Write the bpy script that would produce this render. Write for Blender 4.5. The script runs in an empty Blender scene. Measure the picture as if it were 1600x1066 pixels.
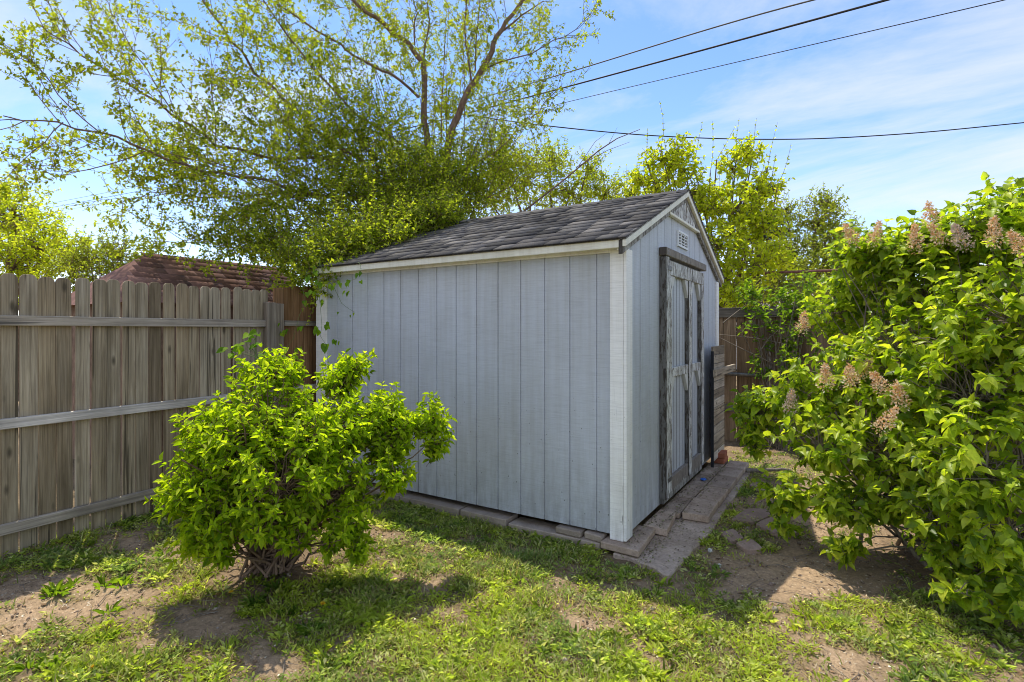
import bpy, bmesh, math, random
import numpy as np
from mathutils import Vector, Matrix

random.seed(7)
RNG = np.random.default_rng(11)
SC = bpy.context.scene
COL = SC.collection
PI = math.pi

# ---------------------------------------------------------------- tagging
def tag(o, label=None, cat=None, group=None, kind=None):
    if label: o['label'] = label
    if cat: o['category'] = cat
    if group: o['group'] = group
    if kind: o['kind'] = kind
    return o

def thing(name, label, cat, loc=(0, 0, 0), rotz=0.0, group=None):
    o = bpy.data.objects.new(name, None)
    o.empty_display_size = 0.1
    COL.objects.link(o)
    o.location = loc
    o.rotation_euler = (0, 0, rotz)
    return tag(o, label, cat, group)

def link_mesh(name, me, mat, parent=None, loc=None):
    o = bpy.data.objects.new(name, me)
    COL.objects.link(o)
    if mat is not None and len(me.materials) == 0:
        me.materials.append(mat)
    if parent is not None:
        o.parent = parent
    if loc is not None:
        o.location = loc
    return o

def mesh_np(name, verts, faces, mat, parent=None, cols=None, smooth=False, offset=True, loc=None):
    """verts (N,3); faces: list of (M,k) int arrays; world coordinates, moved into the parent's frame (or to loc)"""
    verts = np.asarray(verts, dtype=np.float64)
    if parent is not None and offset:
        verts = verts - np.array(parent.location)
    if loc is not None:
        verts = verts - np.array(loc)
    me = bpy.data.meshes.new(name)
    me.vertices.add(len(verts))
    me.vertices.foreach_set('co', verts.astype(np.float32).ravel())
    if isinstance(faces, np.ndarray):
        faces = [faces]
    faces = [np.asarray(f, dtype=np.int32) for f in faces if len(f)]
    nl = sum(f.size for f in faces); nf = sum(len(f) for f in faces)
    me.loops.add(nl); me.polygons.add(nf)
    me.loops.foreach_set('vertex_index', np.concatenate([f.ravel() for f in faces]))
    starts = []; s = 0
    for f in faces:
        k = f.shape[1]
        starts.append(s + np.arange(len(f)) * k); s += f.size
    me.polygons.foreach_set('loop_start', np.concatenate(starts).astype(np.int32))
    if smooth:
        me.polygons.foreach_set('use_smooth', np.ones(nf, dtype=bool))
    me.update(calc_edges=True)
    if cols is not None:
        a = me.color_attributes.new('Col', 'FLOAT_COLOR', 'POINT')
        c = np.ones((len(verts), 4), dtype=np.float32); c[:, :3] = cols
        a.data.foreach_set('color', c.ravel())
    return link_mesh(name, me, mat, parent, loc)

class BM:
    """collects boxes and prisms into one mesh"""
    def __init__(self): self.bm = bmesh.new()
    def box(self, mn, mx, bev=0.0, rot=None):
        ret = bmesh.ops.create_cube(self.bm, size=1.0)
        vs = ret['verts']
        c = [(mn[i] + mx[i]) / 2 for i in range(3)]; s = [abs(mx[i] - mn[i]) for i in range(3)]
        for v in vs: v.co = Vector((v.co[i] * s[i] for i in range(3)))
        if rot is not None:
            for v in vs: v.co = rot @ v.co
        for v in vs: v.co += Vector(c)
        if bev > 0:
            es = list({e for v in vs for e in v.link_edges})
            bmesh.ops.bevel(self.bm, geom=es, offset=bev, segments=1, affect='EDGES')
        return self
    def prism(self, poly, axis, a, b, bev=0.0):
        """poly: 2D points in the two other axes (order x,y,z without axis)"""
        def mk(p, t):
            q = list(p); q.insert(axis, t); return self.bm.verts.new(q)
        A = [mk(p, a) for p in poly]; B = [mk(p, b) for p in poly]
        n = len(poly)
        fs = [self.bm.faces.new(A), self.bm.faces.new(B[::-1])]
        for i in range(n):
            fs.append(self.bm.faces.new((A[(i + 1) % n], A[i], B[i], B[(i + 1) % n])))
        bmesh.ops.recalc_face_normals(self.bm, faces=fs)
        if bev > 0:
            es = list({e for v in A + B for e in v.link_edges})
            bmesh.ops.bevel(self.bm, geom=es, offset=bev, segments=1, affect='EDGES')
        return self
    def quad(self, *ps):
        self.bm.faces.new([self.bm.verts.new(p) for p in ps]); return self
    def mesh(self, name, parent=None, offset=True):
        if parent is not None and offset:
            bmesh.ops.translate(self.bm, verts=self.bm.verts[:], vec=-Vector(parent.location))
        me = bpy.data.meshes.new(name); self.bm.to_mesh(me); self.bm.free(); return me
    def build(self, name, mat, parent=None, offset=True):
        return link_mesh(name, self.mesh(name, parent, offset), mat, parent)
    def build_at(self, name, mat, loc):
        bmesh.ops.translate(self.bm, verts=self.bm.verts[:], vec=-Vector(loc))
        me = bpy.data.meshes.new(name); self.bm.to_mesh(me); self.bm.free()
        return link_mesh(name, me, mat, None, loc)

# ---------------------------------------------------------------- value noise for the ground
_T = np.random.default_rng(3).random((256, 256))
def vnoise(x, y, s):
    x = np.asarray(x) * s + 100.3; y = np.asarray(y) * s + 57.7
    i = np.floor(x).astype(int); j = np.floor(y).astype(int)
    u = x - i; v = y - j
    u = u * u * (3 - 2 * u); v = v * v * (3 - 2 * v)
    g = lambda a, b: _T[a % 256, b % 256]
    return (g(i, j) * (1 - u) + g(i + 1, j) * u) * (1 - v) + (g(i, j + 1) * (1 - u) + g(i + 1, j + 1) * u) * v
def fbm(x, y, s, o=4):
    t = 0; a = .5; n = 0
    for k in range(o):
        t = t + a * vnoise(x, y, s * 2 ** k); n += a; a *= .5
    return t / n
def sstep(a, b, x):
    t = np.clip((np.asarray(x) - a) / (b - a), 0, 1); return t * t * (3 - 2 * t)

# ---------------------------------------------------------------- materials
def new_mat(name):
    m = bpy.data.materials.new(name); m.use_nodes = True
    nt = m.node_tree; nt.nodes.clear()
    out = nt.nodes.new('ShaderNodeOutputMaterial')
    return m, nt, out
class N:
    def __init__(self, nt): self.nt = nt
    def __call__(self, typ, **kw):
        n = self.nt.nodes.new('ShaderNode' + typ)
        for k, v in kw.items():
            if k.startswith('_'): setattr(n, k[1:], v)
            else:
                n.inputs[k.replace('__', ' ')].default_value = v
        return n
    def l(self, a, b): self.nt.links.new(a, b)
    def coord(self, scale=(1, 1, 1), rand=False, kind='Object'):
        tc = self('TexCoord'); mp = self('Mapping'); mp.inputs['Scale'].default_value = scale
        self.l(tc.outputs[kind], mp.inputs['Vector'])
        if rand:
            oi = self('ObjectInfo'); mm = self('Math', _operation='MULTIPLY'); mm.inputs[1].default_value = 37.0
            cx = self('CombineXYZ')
            self.l(oi.outputs['Random'], mm.inputs[0]); self.l(mm.outputs[0], cx.inputs[0]); self.l(mm.outputs[0], cx.inputs[1]); self.l(mm.outputs[0], cx.inputs[2])
            self.l(cx.outputs[0], mp.inputs['Location'])
        return mp.outputs[0]
    def noise(self, vec, scale, detail=4, rough=.55, dist=0.0):
        n = self('Texture' + 'Noise' if False else 'TexNoise'); n.inputs['Scale'].default_value = scale
        n.inputs['Detail'].default_value = detail; n.inputs['Roughness'].default_value = rough; n.inputs['Distortion'].default_value = dist
        if vec is not None: self.l(vec, n.inputs['Vector'])
        return n.outputs['Fac']
    def ramp(self, fac, stops):
        r = self('ValToRGB'); cr = r.color_ramp
        while len(cr.elements) > 1: cr.elements.remove(cr.elements[-1])
        for i, (p, c) in enumerate(stops):
            e = cr.elements[0] if i == 0 else cr.elements.new(p)
            e.position = p
            if isinstance(c, (int, float)): c = (c, c, c)
            e.color = (*c, 1)
        self.l(fac, r.inputs[0]); return r.outputs[0]
    def mix(self, fac, a, b, mode='MIX'):
        m = self('Mix', _data_type='RGBA', _blend_type=mode)
        for sock, val in ((m.inputs[0], fac), (m.inputs[6], a), (m.inputs[7], b)):
            if hasattr(val, 'is_output') or isinstance(val, bpy.types.NodeSocket): self.l(val, sock)
            elif isinstance(val, (int, float)): sock.default_value = val if sock == m.inputs[0] else (val, val, val, 1)
            else: sock.default_value = (*val, 1)
        return m.outputs[2]
    def math(self, op, a, b=None):
        m = self('Math', _operation=op)
        for s, v in ((m.inputs[0], a), (m.inputs[1], b)):
            if v is None: continue
            if isinstance(v, bpy.types.NodeSocket): self.l(v, s)
            else: s.default_value = v
        return m.outputs[0]
    def bump(self, h, strength=.3, dist=.01):
        b = self('Bump'); b.inputs['Strength'].default_value = strength; b.inputs['Distance'].default_value = dist
        self.l(h, b.inputs['Height']); return b.outputs[0]
    def bsdf(self, col, rough=.7, normal=None, spec=.3, metal=0.0):
        p = self('BsdfPrincipled'); p.inputs['Specular IOR Level'].default_value = spec; p.inputs['Metallic'].default_value = metal
        if isinstance(col, bpy.types.NodeSocket): self.l(col, p.inputs['Base Color'])
        else: p.inputs['Base Color'].default_value = (*col, 1)
        if isinstance(rough, bpy.types.NodeSocket): self.l(rough, p.inputs['Roughness'])
        else: p.inputs['Roughness'].default_value = rough
        if normal is not None: self.l(normal, p.inputs['Normal'])
        return p.outputs[0]

def leaf_mat(name, rough=.5, trans=.48, spec=.12, tint=(1.7, 1.75, .6)):
    m, nt, out = new_mat(name); n = N(nt)
    at_ = n('Attribute', _attribute_name='Col')
    col = at_.outputs['Color']
    vv = n.noise(n.coord(), 60, 2)
    col2 = n.mix(.35, col, n.mix(1.0, col, n.ramp(vv, [(.3, .55), (.7, 1.3)]), 'MULTIPLY'))
    p = n.bsdf(col2, rough, None, spec)
    t = n('BsdfTranslucent'); n.l(n.mix(1.0, col2, tint, 'MULTIPLY'), t.inputs['Color'])
    mx = n('MixShader'); mx.inputs[0].default_value = trans
    n.l(p, mx.inputs[1]); n.l(t.outputs[0], mx.inputs[2]); n.l(mx.outputs[0], out.inputs[0])
    return m

def bark_mat(name, c1, c2, scale=30):
    m, nt, out = new_mat(name); n = N(nt)
    v = n.coord((1, 1, .3)); f = n.noise(v, scale, 6, .65)
    c = n.ramp(f, [(.3, c1), (.7, c2)])
    n.l(n.bsdf(c, .9, n.bump(f, .6, .01), .15), out.inputs[0]); return m

def wood_mat(name, dark, light, tint, knots=True, axis=2, scale=1.0, streak=.45):
    """weathered board, grain along `axis` of the object"""
    m, nt, out = new_mat(name); n = N(nt)
    sc = [14 * scale] * 3; sc[axis] = .9 * scale
    v = n.coord(tuple(sc), True)
    f1 = n.noise(v, 1.6, 5, .6, .8)
    sc2 = [70 * scale] * 3; sc2[axis] = 1.2 * scale
    f2 = n.noise(n.coord(tuple(sc2), True), 1.5, 4, .7, .2)
    c = n.ramp(f1, [(.28, dark), (.5, tint), (.72, light)])
    c = n.mix(n.math('MULTIPLY', n.ramp(f2, [(.38, 1.0), (.56, 0.0)]), streak), c, tuple(x * .35 for x in dark))
    oi = n('ObjectInfo')
    c = n.mix(1.0, c, n.ramp(oi.outputs['Random'], [(0, (.62, .58, .54)), (.35, (.95, .88, .78)), (.6, (1.02, 1.0, .96)), (1, (1.26, 1.25, 1.25))]), 'MULTIPLY')
    fine = n.noise(n.coord(tuple([220 if i != axis else 3 for i in range(3)]), True), 1.0, 3, .7)
    c = n.mix(1.0, c, n.ramp(fine, [(.3, .84), (.5, 1.0), (.7, 1.12)]), 'MULTIPLY')
    cr = n.noise(n.coord(tuple([38 if i != axis else .7 for i in range(3)]), True), 1.0, 2, .5, .3)
    crk = n.ramp(cr, [(.655, 0.0), (.675, 1.0)])
    c = n.mix(n.math('MULTIPLY', crk, .8), c, tuple(x * .25 for x in dark))
    big = n.noise(n.coord((3, 3, 1.2), True), 1.0, 3)
    c = n.mix(1.0, c, n.ramp(big, [(.3, .68), (.7, 1.18)]), 'MULTIPLY')
    h = n.math('ADD', f1, f2)
    if knots:
        ks = [9.0] * 3; ks[axis] = 3.4
        vo = n('TexVoronoi'); vo.inputs['Scale'].default_value = 1.0
        n.l(n.coord(tuple(ks), True), vo.inputs['Vector'])
        k = n.ramp(vo.outputs['Distance'], [(.06, 1.0), (.11, .5), (.16, 0.0)])
        c = n.mix(n.math('MULTIPLY', k, .85), c, tuple(x * .35 for x in dark))
    n.l(n.bsdf(c, .85, n.bump(h, .35, .004), .2), out.inputs[0]); return m

def peel_mat(name, amount, wood=(.055, .045, .038), wood2=(.16, .135, .115), paint=(.66, .66, .64), side=1.0):
    """old paint flaking off weathered timber; amount 0..1 of paint left"""
    m, nt, out = new_mat(name); n = N(nt)
    g = n.noise(n.coord((60, 60, 4)), 1.2, 5, .65)
    w = n.ramp(g, [(.3, wood), (.7, wood2)])
    a = n.noise(n.coord((60, 60, 9)), 1.0, 8, .74, .35)
    mk = n.ramp(a, [(.60 - .22 * amount - .006, 0.0), (.60 - .22 * amount + .006, 1.0)])
    c = n.mix(mk, w, n.mix(n.ramp(n.noise(n.coord((5, 5, 5)), 1.0, 3), [(.3, 0.0), (.7, 1.0)]), paint, tuple(x * .8 for x in paint)))
    ge = n('NewGeometry'); sp = n('SeparateXYZ'); n.l(ge.outputs['Normal'], sp.inputs[0])
    edge = n.math('LESS_THAN', sp.outputs[1], -.6)          # the narrow board edges toward -y are darker and show almost no paint
    c = n.mix(n.math('MULTIPLY', edge, side), c, n.mix(.8, c, tuple(x * .55 for x in wood)))
    n.l(n.bsdf(c, .8, n.bump(n.math('ADD', mk, g), .5, .003), .2), out.inputs[0]); return m

def paint_mat(name, col, axis_lines=2, dirt=.5, specks=True, crack=False):
    """painted rough sawn board, saw marks across, grime low down"""
    m, nt, out = new_mat(name); n = N(nt)
    tc = n('TexCoord')
    f = n.noise(n.coord((7, 7, 150)), 1.0, 4, .7)
    f3 = n.noise(n.coord((90, 90, 90)), 1.0, 3, .6)
    b = n.noise(n.coord((2.2, 2.2, 1.1)), 1.0, 5, .6)
    c = n.mix(1.0, col, n.ramp(f, [(.3, .88), (.5, 1.0), (.7, 1.07)]), 'MULTIPLY')
    c = n.mix(1.0, c, n.ramp(b, [(.25, (.88, .87, .84)), (.55, (1, 1, 1)), (.8, (1.05, 1.05, 1.07))]), 'MULTIPLY')
    st = n.noise(n.coord((24, 24, .8)), 1.0, 4, .6)
    c = n.mix(1.0, c, n.ramp(st, [(.3, (.9, .885, .86)), (.55, (1, 1, 1)), (.75, (1.04, 1.04, 1.05))]), 'MULTIPLY')
    sep = n('SeparateXYZ'); n.l(tc.outputs['Object'], sep.inputs[0])
    low = n.ramp(sep.outputs[2], [(0.0, 1.0), (.14, .6), (.5, .22), (1.2, 0.03)])
    dn = n.ramp(n.noise(n.coord((16, 16, 5)), 1.0, 5, .7), [(.38, 0.0), (.66, 1.0)])
    c = n.mix(n.math('MULTIPLY', n.math('MULTIPLY', low, dn), dirt), c, (.16, .14, .12))
    if specks:
        vo = n('TexVoronoi'); vo.inputs['Scale'].default_value = 26
        n.l(n.coord((1, 1, .8)), vo.inputs['Vector'])
        sp = n.ramp(vo.outputs['Distance'], [(.07, 1.0), (.12, 0.0)])
        gate = n.ramp(n.noise(n.coord(), 9.0, 2), [(.5, 0.0), (.56, 1.0)])
        lw = n.ramp(sep.outputs[2], [(0.0, 1.0), (.8, .6), (1.4, .12), (2.2, 0.05)])
        c = n.mix(n.math('MULTIPLY', n.math('MULTIPLY', sp, gate), lw), c, (.07, .065, .06))
    if crack:
        k = n.noise(n.coord((75, 75, 2.6)), 1.0, 4, .6)
        kk = n.ramp(k, [(.66, 0.0), (.69, 1.0)])
        c = n.mix(n.math('MULTIPLY', kk, n.ramp(sep.outputs[2], [(0, 1.0), (.5, .6), (1.2, .1)])), c, (.05, .045, .04))
    n.l(n.bsdf(c, .62, n.bump(n.math('ADD', f, n.math('MULTIPLY', f3, .5)), .35, .003), .3), out.inputs[0]); return m

def stone_mat(name, c1, c2, scale=8, bump=.4):
    m, nt, out = new_mat(name); n = N(nt)
    f = n.noise(n.coord((1, 1, 1), True), scale, 6, .65); g = n.noise(n.coord((1, 1, 1), True), scale * 18, 3, .6)
    c = n.ramp(f, [(.3, c1), (.7, c2)])
    c = n.mix(1.0, c, n.ramp(g, [(.25, .7), (.5, 1.0), (.75, 1.22)]), 'MULTIPLY')
    oi = n('ObjectInfo'); c = n.mix(1.0, c, n.ramp(oi.outputs['Random'], [(0, .8), (1, 1.15)]), 'MULTIPLY')
    n.l(n.bsdf(c, .92, n.bump(n.math('ADD', f, g), bump, .006), .15), out.inputs[0]); return m

def attr_mat(name, rough=.9, nscale=120, lo=.6, hi=1.35, spec=.2, bump=.4):
    m, nt, out = new_mat(name); n = N(nt)
    at_ = n('Attribute', _attribute_name='Col')
    g = n.noise(n.coord(), nscale, 3, .65)
    b = n.noise(n.coord(), 3.0, 4, .6)
    c = n.mix(1.0, at_.outputs['Color'], n.ramp(g, [(.3, lo), (.7, hi)]), 'MULTIPLY')
    c = n.mix(1.0, c, n.ramp(b, [(.3, .8), (.7, 1.15)]), 'MULTIPLY')
    n.l(n.bsdf(c, rough, n.bump(g, bump, .003), spec), out.inputs[0]); return m

def plain_mat(name, col, rough=.6, metal=0.0, var=.25, scale=20):
    m, nt, out = new_mat(name); n = N(nt)
    f = n.noise(n.coord(), scale, 4)
    c = n.mix(1.0, col, n.ramp(f, [(.3, 1 - var), (.7, 1 + var)]), 'MULTIPLY')
    n.l(n.bsdf(c, rough, n.bump(f, .1, .003), .3, metal), out.inputs[0]); return m

M = {}
M['siding'] = paint_mat('blue_grey_siding', (.53, .56, .615))
M['trim'] = paint_mat('white_trim', (.92, .91, .89), dirt=.3, crack=True)
M['cream'] = paint_mat('aged_white_trim', (.82, .80, .70), dirt=.1, specks=False)
M['peel'] = peel_mat('peeling_trim', .50, (.075, .062, .052), (.27, .235, .20), (.74, .74, .72))
M['peel_low'] = peel_mat('mostly_bare_trim', .0, (.12, .10, .085), (.33, .29, .25))
M['peel_high'] = peel_mat('mostly_painted_trim', 1.15, side=.2)
M['rake'] = peel_mat('weathered_shadowed_rake', .35, (.09, .08, .07), (.22, .20, .18), (.5, .49, .46))  # peeled weathered paint, darkened further to stand for shadow under the roof edge
M['shingle'] = attr_mat('charcoal_shingle', .92, 160)
M['red_shingle'] = attr_mat('red_brown_shingle', .95, 90, .7, 1.25)
M['picket'] = wood_mat('weathered_picket', (.235, .185, .118), (.53, .455, .335), (.385, .318, .22))
M['picket_new'] = wood_mat('cedar_picket', (.20, .105, .05), (.38, .24, .13), (.30, .17, .085))
M['picket_dark'] = wood_mat('dark_picket', (.15, .10, .06), (.38, .275, .18), (.25, .175, .115))
M['rail'] = wood_mat('grey_rail', (.36, .325, .28), (.66, .61, .545), (.52, .475, .42), True, 1)
M['rail_x'] = wood_mat('dark_grey_rail', (.13, .12, .11), (.30, .28, .26), (.2, .185, .17), True, 0)
M['post'] = wood_mat('grey_post', (.20, .165, .13), (.42, .36, .295), (.30, .255, .205))
M['slat_y'] = wood_mat('grey_slat', (.30, .255, .205), (.60, .53, .44), (.44, .38, .31), True, 1)
M['paver'] = stone_mat('tan_concrete_paver', (.30, .215, .155), (.56, .44, .345), 5)
M['slab'] = stone_mat('concrete_slab', (.26, .19, .14), (.58, .46, .365), 3)
M['edging'] = stone_mat('grey_brown_paver', (.31, .245, .19), (.46, .375, .30), 9)
M['flag'] = stone_mat('pink_flagstone', (.29, .20, .155), (.42, .30, .24), 6)
M['brick'] = stone_mat('red_brick', (.26, .085, .05), (.40, .15, .09), 14)
M['bark'] = bark_mat('brown_bark', (.11, .07, .048), (.30, .205, .15))
M['bark_grey'] = bark_mat('grey_bark', (.12, .095, .075), (.30, .25, .20), 45)
M['leaf'] = leaf_mat('leaf_small', .5, .52, .12, (2.0, 2.0, .55))
M['leaf_gloss'] = leaf_mat('leaf_glossy', .38, .50, .28, (2.0, 2.0, .65))
M['leaf_soft'] = leaf_mat('leaf_thin', .6, .55, .1, (1.9, 1.9, .65))
M['grass'] = leaf_mat('grass_blade', .6, .55, .08, (1.95, 1.95, .8))
M['needle'] = leaf_mat('pine_needle', .6, .1, .2)
M['litter'] = attr_mat('dry_litter', .95, 60)
M['flower'] = leaf_mat('spent_blossom', .8, .3, .1, (1.1, 1.0, .9))
M['rust'] = plain_mat('rusty_pipe', (.22, .10, .075), .8, .0, .4, 40)
M['red_base'] = plain_mat('red_brown_roof', (.19, .095, .075), .9, 0, .3, 12)
M['steel'] = plain_mat('dull_steel', (.16, .155, .15), .5, .6, .3, 30)
M['wire'] = plain_mat('black_cable', (.035, .034, .033), .6)
M['wire_grey'] = plain_mat('grey_cable', (.14, .135, .12), .6)
M['blue'] = plain_mat('blue_plastic', (.03, .14, .55), .35)
M['dark'] = plain_mat('black_board', (.018, .02, .026), .6)
M['void'] = plain_mat('vent_backing', (.03, .032, .034), .8)
M['white'] = plain_mat('white_vent', (.72, .74, .76), .5, 0, .08)
M['stucco'] = plain_mat('pale_stucco', (.5, .46, .42), .9)
M['pink_roof'] = plain_mat('pinkish_grey_roof', (.36, .30, .275), .9, 0, .12, 3)
M['yellow'] = plain_mat('dandelion_yellow', (.75, .50, .02), .7)
M['puff'] = plain_mat('seed_white', (.75, .74, .70), .9)
M['stem'] = plain_mat('green_stem', (.12, .19, .05), .6)

# ---------------------------------------------------------------- the ground
SLAB = [(.06, -.09), (.16, -.125), (.25, -.15), (.33, -.215), (.365, -.19), (.362, -.05), (.385, .10), (.378, .28), (.40, .36), (.392, .52), (.415, .60), (.402, 1.3), (.412, 1.9), (.40, 2.75), (-.05, 2.75), (-.05, -.09)]
def in_box(x, y, x0, x1, y0, y1): return (x > x0) & (x < x1) & (y > y0) & (y < y1)
def gz(x, y):
    x = np.asarray(x, float); y = np.asarray(y, float)
    rise = sstep(-1.0, -3.1, x) * (1 - .75 * sstep(-.75, -.15, y))
    z = -.072 + .10 * rise
    near = sstep(-.45, -.2, y) * sstep(.75, .45, x) * sstep(-3.5, -3.2, x) * sstep(3.4, 3.0, y)
    z = z + (fbm(x, y, 1.1, 3) - .5) * .05 * (1 - near) + (fbm(x, y, 9, 3) - .5) * .018 * (1 - .6 * near)
    return z - .012 * near

BARE = [((0.141,-0.933,-0.06), .22, .11, -.6), ((-2.13,-1.58,-0.06), .65, .18, .5), ((-2.19,-2.4,-0.06), .40, .17, .3), ((0.764,0.249,-0.06), .42, .26, .6),
        ((1.18,0.255,-0.06), .5, .2, .7), ((-2.21,-2.15,-0.06), .3, .08, .4), ((-0.922,-1.07,-0.06), .28, .12, .3), ((1.53,1.09,-0.06), .5, .35, 0),
        ((-1.42,-2.05,-0.06), .34, .10, .5), ((-0.484,-1.25,-0.06), .14, .07, 0), ((1.2,-0.69,-0.06), .2, .12, 0), ((0.811,-0.707,-0.06), .2, .05, -.5), ((0.51,-1.02,-0.06), .3, .05, -.6), ((-1.73,-2.08,-0.06), .3, .07, .5), ((-0.854,-1.99,-0.06), .2, .08, .3)]
LUSH = [((-0.296,-0.127,-0.06), 1.0, .22, 0), ((-1.38,-0.155,-0.06), .9, .25, 0), ((-1.03,-1.36,-0.06), .55, .28, .3), ((0.356,-1.17,-0.06), .8, .35, 0), ((0.424,0.034,-0.06), .35, .14, 0),
        ((-0.217,-1.58,-0.06), .6, .25, 0), ((-1.64,-2.43,-0.06), .3, .12, 0), ((-2.56,-2.06,-0.06), .5, .12, .6), ((1.59,0.126,-0.06), .5, .25, .2), ((0.671,-0.732,-0.06), .5, .2, 0), ((0.756,0.601,-0.06), .12, .2, .3)]
def density(x, y):
    x = np.asarray(x, float); y = np.asarray(y, float)
    d = .67 + 1.05 * (fbm(x + 9, y - 4, 1.6, 4) - .5) + 1.7 * (fbm(x, y, 7, 3) - .5)
    d = d + .12 * sstep(-.3, -2.0, y)
    d = d - .14 * sstep(-1.0, -1.6, x) - .25 * sstep(.4, .9, x) * sstep(-.5, 0, y) - .25 * sstep(.5, 2.0, y)
    def ell(c, ra, rb, ang):
        dx = x - c[0]; dy = y - c[1]; u = dx * math.cos(ang) + dy * math.sin(ang); v = -dx * math.sin(ang) + dy * math.cos(ang)
        return np.exp(-((u / ra) ** 2 + (v / rb) ** 2))
    for c, ra, rb, an in BARE: d = d - .75 * ell(c, ra, rb, an)
    for c, ra, rb, an in LUSH: d = d + .38 * ell(c, ra, rb, an)
    d = d - .55 * np.exp(-(((x + 1.6) / .3) ** 2 + ((y + 1.45) / .3) ** 2))
    return np.clip(d, 0, 1)

def build_ground():
    def axis(lo, hi, step, far):
        core = np.arange(lo, hi + 1e-6, step)
        out = []; s = step
        p = hi
        while p < far:
            s *= 1.35; p += s; out.append(p)
        neg = []; s = step; p = lo
        while p > -far:
            s *= 1.35; p -= s; neg.append(p)
        return np.array(neg[::-1] + list(core) + out)
    xs = axis(-3.6, 3.4, .028, 400); ys = axis(-3.6, 3.6, .028, 400)
    X, Y = np.meshgrid(xs, ys)
    Z = gz(X, Y)
    clod = (fbm(X, Y, 16, 3) - .5) * .03 * (np.abs(X) < 4) * (np.abs(Y) < 4)
    Z = Z + clod
    V = np.stack([X, Y, Z], -1).reshape(-1, 3)
    nx, ny = len(xs), len(ys)
    idx = np.arange(nx * ny).reshape(ny, nx)
    F = np.stack([idx[:-1, :-1], idx[:-1, 1:], idx[1:, 1:], idx[1:, :-1]], -1).reshape(-1, 4)
    d = density(X, Y).ravel()
    soil = np.stack([.32 + .20 * fbm(X, Y, 3, 3), .225 + .14 * fbm(X, Y, 3, 3), .14 + .09 * fbm(X, Y, 3, 3)], -1).reshape(-1, 3)
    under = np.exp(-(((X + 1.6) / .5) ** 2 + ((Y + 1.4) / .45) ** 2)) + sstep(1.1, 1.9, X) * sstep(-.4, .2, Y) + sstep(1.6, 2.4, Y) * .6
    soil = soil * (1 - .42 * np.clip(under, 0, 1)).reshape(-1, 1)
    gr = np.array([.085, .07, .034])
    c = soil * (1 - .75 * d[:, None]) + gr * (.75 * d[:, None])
    m, nt, out = new_mat('soil'); n = N(nt)
    a = n('Attribute', _attribute_name='Col')
    f = n.noise(n.coord(), 45, 6, .7); g = n.noise(n.coord(), 220, 3, .7)
    cc = n.mix(1.0, a.outputs['Color'], n.ramp(f, [(.28, .6), (.5, 1.0), (.72, 1.35)]), 'MULTIPLY')
    cc = n.mix(1.0, cc, n.ramp(g, [(.3, .65), (.5, 1.0), (.7, 1.4)]), 'MULTIPLY')
    n.l(n.bsdf(cc, .95, n.bump(n.math('ADD', f, g), .7, .012), .1), out.inputs[0])
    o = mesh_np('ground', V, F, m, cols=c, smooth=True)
    tag(o, 'bare brown soil of the back yard with patchy grass and weeds', 'ground', kind='structure')
build_ground()

# ---------------------------------------------------------------- leaves and tubes
def unit(v):
    v = np.asarray(v, float); return v / (np.linalg.norm(v, axis=-1, keepdims=True) + 1e-9)
LEAF = {  # (side, along, lift) points and faces
    'small': (np.array([(0, 0, 0), (.5, .45, .10), (0, 1, -.06), (-.5, .45, .10)]), [[0, 1, 2], [0, 2, 3]]),
    'oval': (np.array([(0, 0, 0), (.40, .25, .17), (.42, .58, .15), (0, 1, -.14), (-.42, .58, .15), (-.40, .25, .17)]), [[0, 1, 2, 3], [0, 3, 4, 5]]),
    'heart': (np.array([(0, 0, 0), (.32, -.06, .12), (.5, .22, .19), (.36, .6, .10), (0, 1.0, -.22), (-.36, .6, .12), (-.5, .22, .21), (-.32, -.06, .12), (0, .5, 0)]),
              [[0, 1, 2, 8], [8, 2, 3, 4], [0, 8, 6, 7], [8, 4, 5, 6]]),
    'flat': (np.array([(0, 0, 0), (.5, .45, .0), (0, 1, 0), (-.5, .45, .0)]), [[0, 1, 2, 3]]),
    'blade': (np.array([(.5, 0, 0), (.4, .5, .06), (0, 1, .32), (-.4, .5, .06), (-.5, 0, 0)]), [[0, 1, 2, 3, 4][:5]]),
}
def leaves_mesh(name, P, D, U, L, W, kind, C, mat, parent, kind_tag=None, loc=None):
    T, F = LEAF[kind]
    D = unit(D); S = unit(np.cross(D, U)); U = np.cross(S, D)
    L = np.asarray(L)[:, None, None]; W = np.asarray(W)[:, None, None] if np.ndim(W) else W
    V = P[:, None, :] + L * (T[None, :, 0:1] * W * S[:, None, :] + T[None, :, 1:2] * D[:, None, :] + T[None, :, 2:3] * U[:, None, :])
    n, k = len(P), len(T)
    base = (np.arange(n) * k)[:, None, None]
    fs = (np.array(F)[None] + base).reshape(-1, len(F[0]))
    shade = np.ones(k)
    cols = (C[:, None, :] * shade[None, :, None]).reshape(-1, 3)
    return mesh_np(name, V.reshape(-1, 3), fs, mat, parent, cols=cols, loc=loc)

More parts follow.
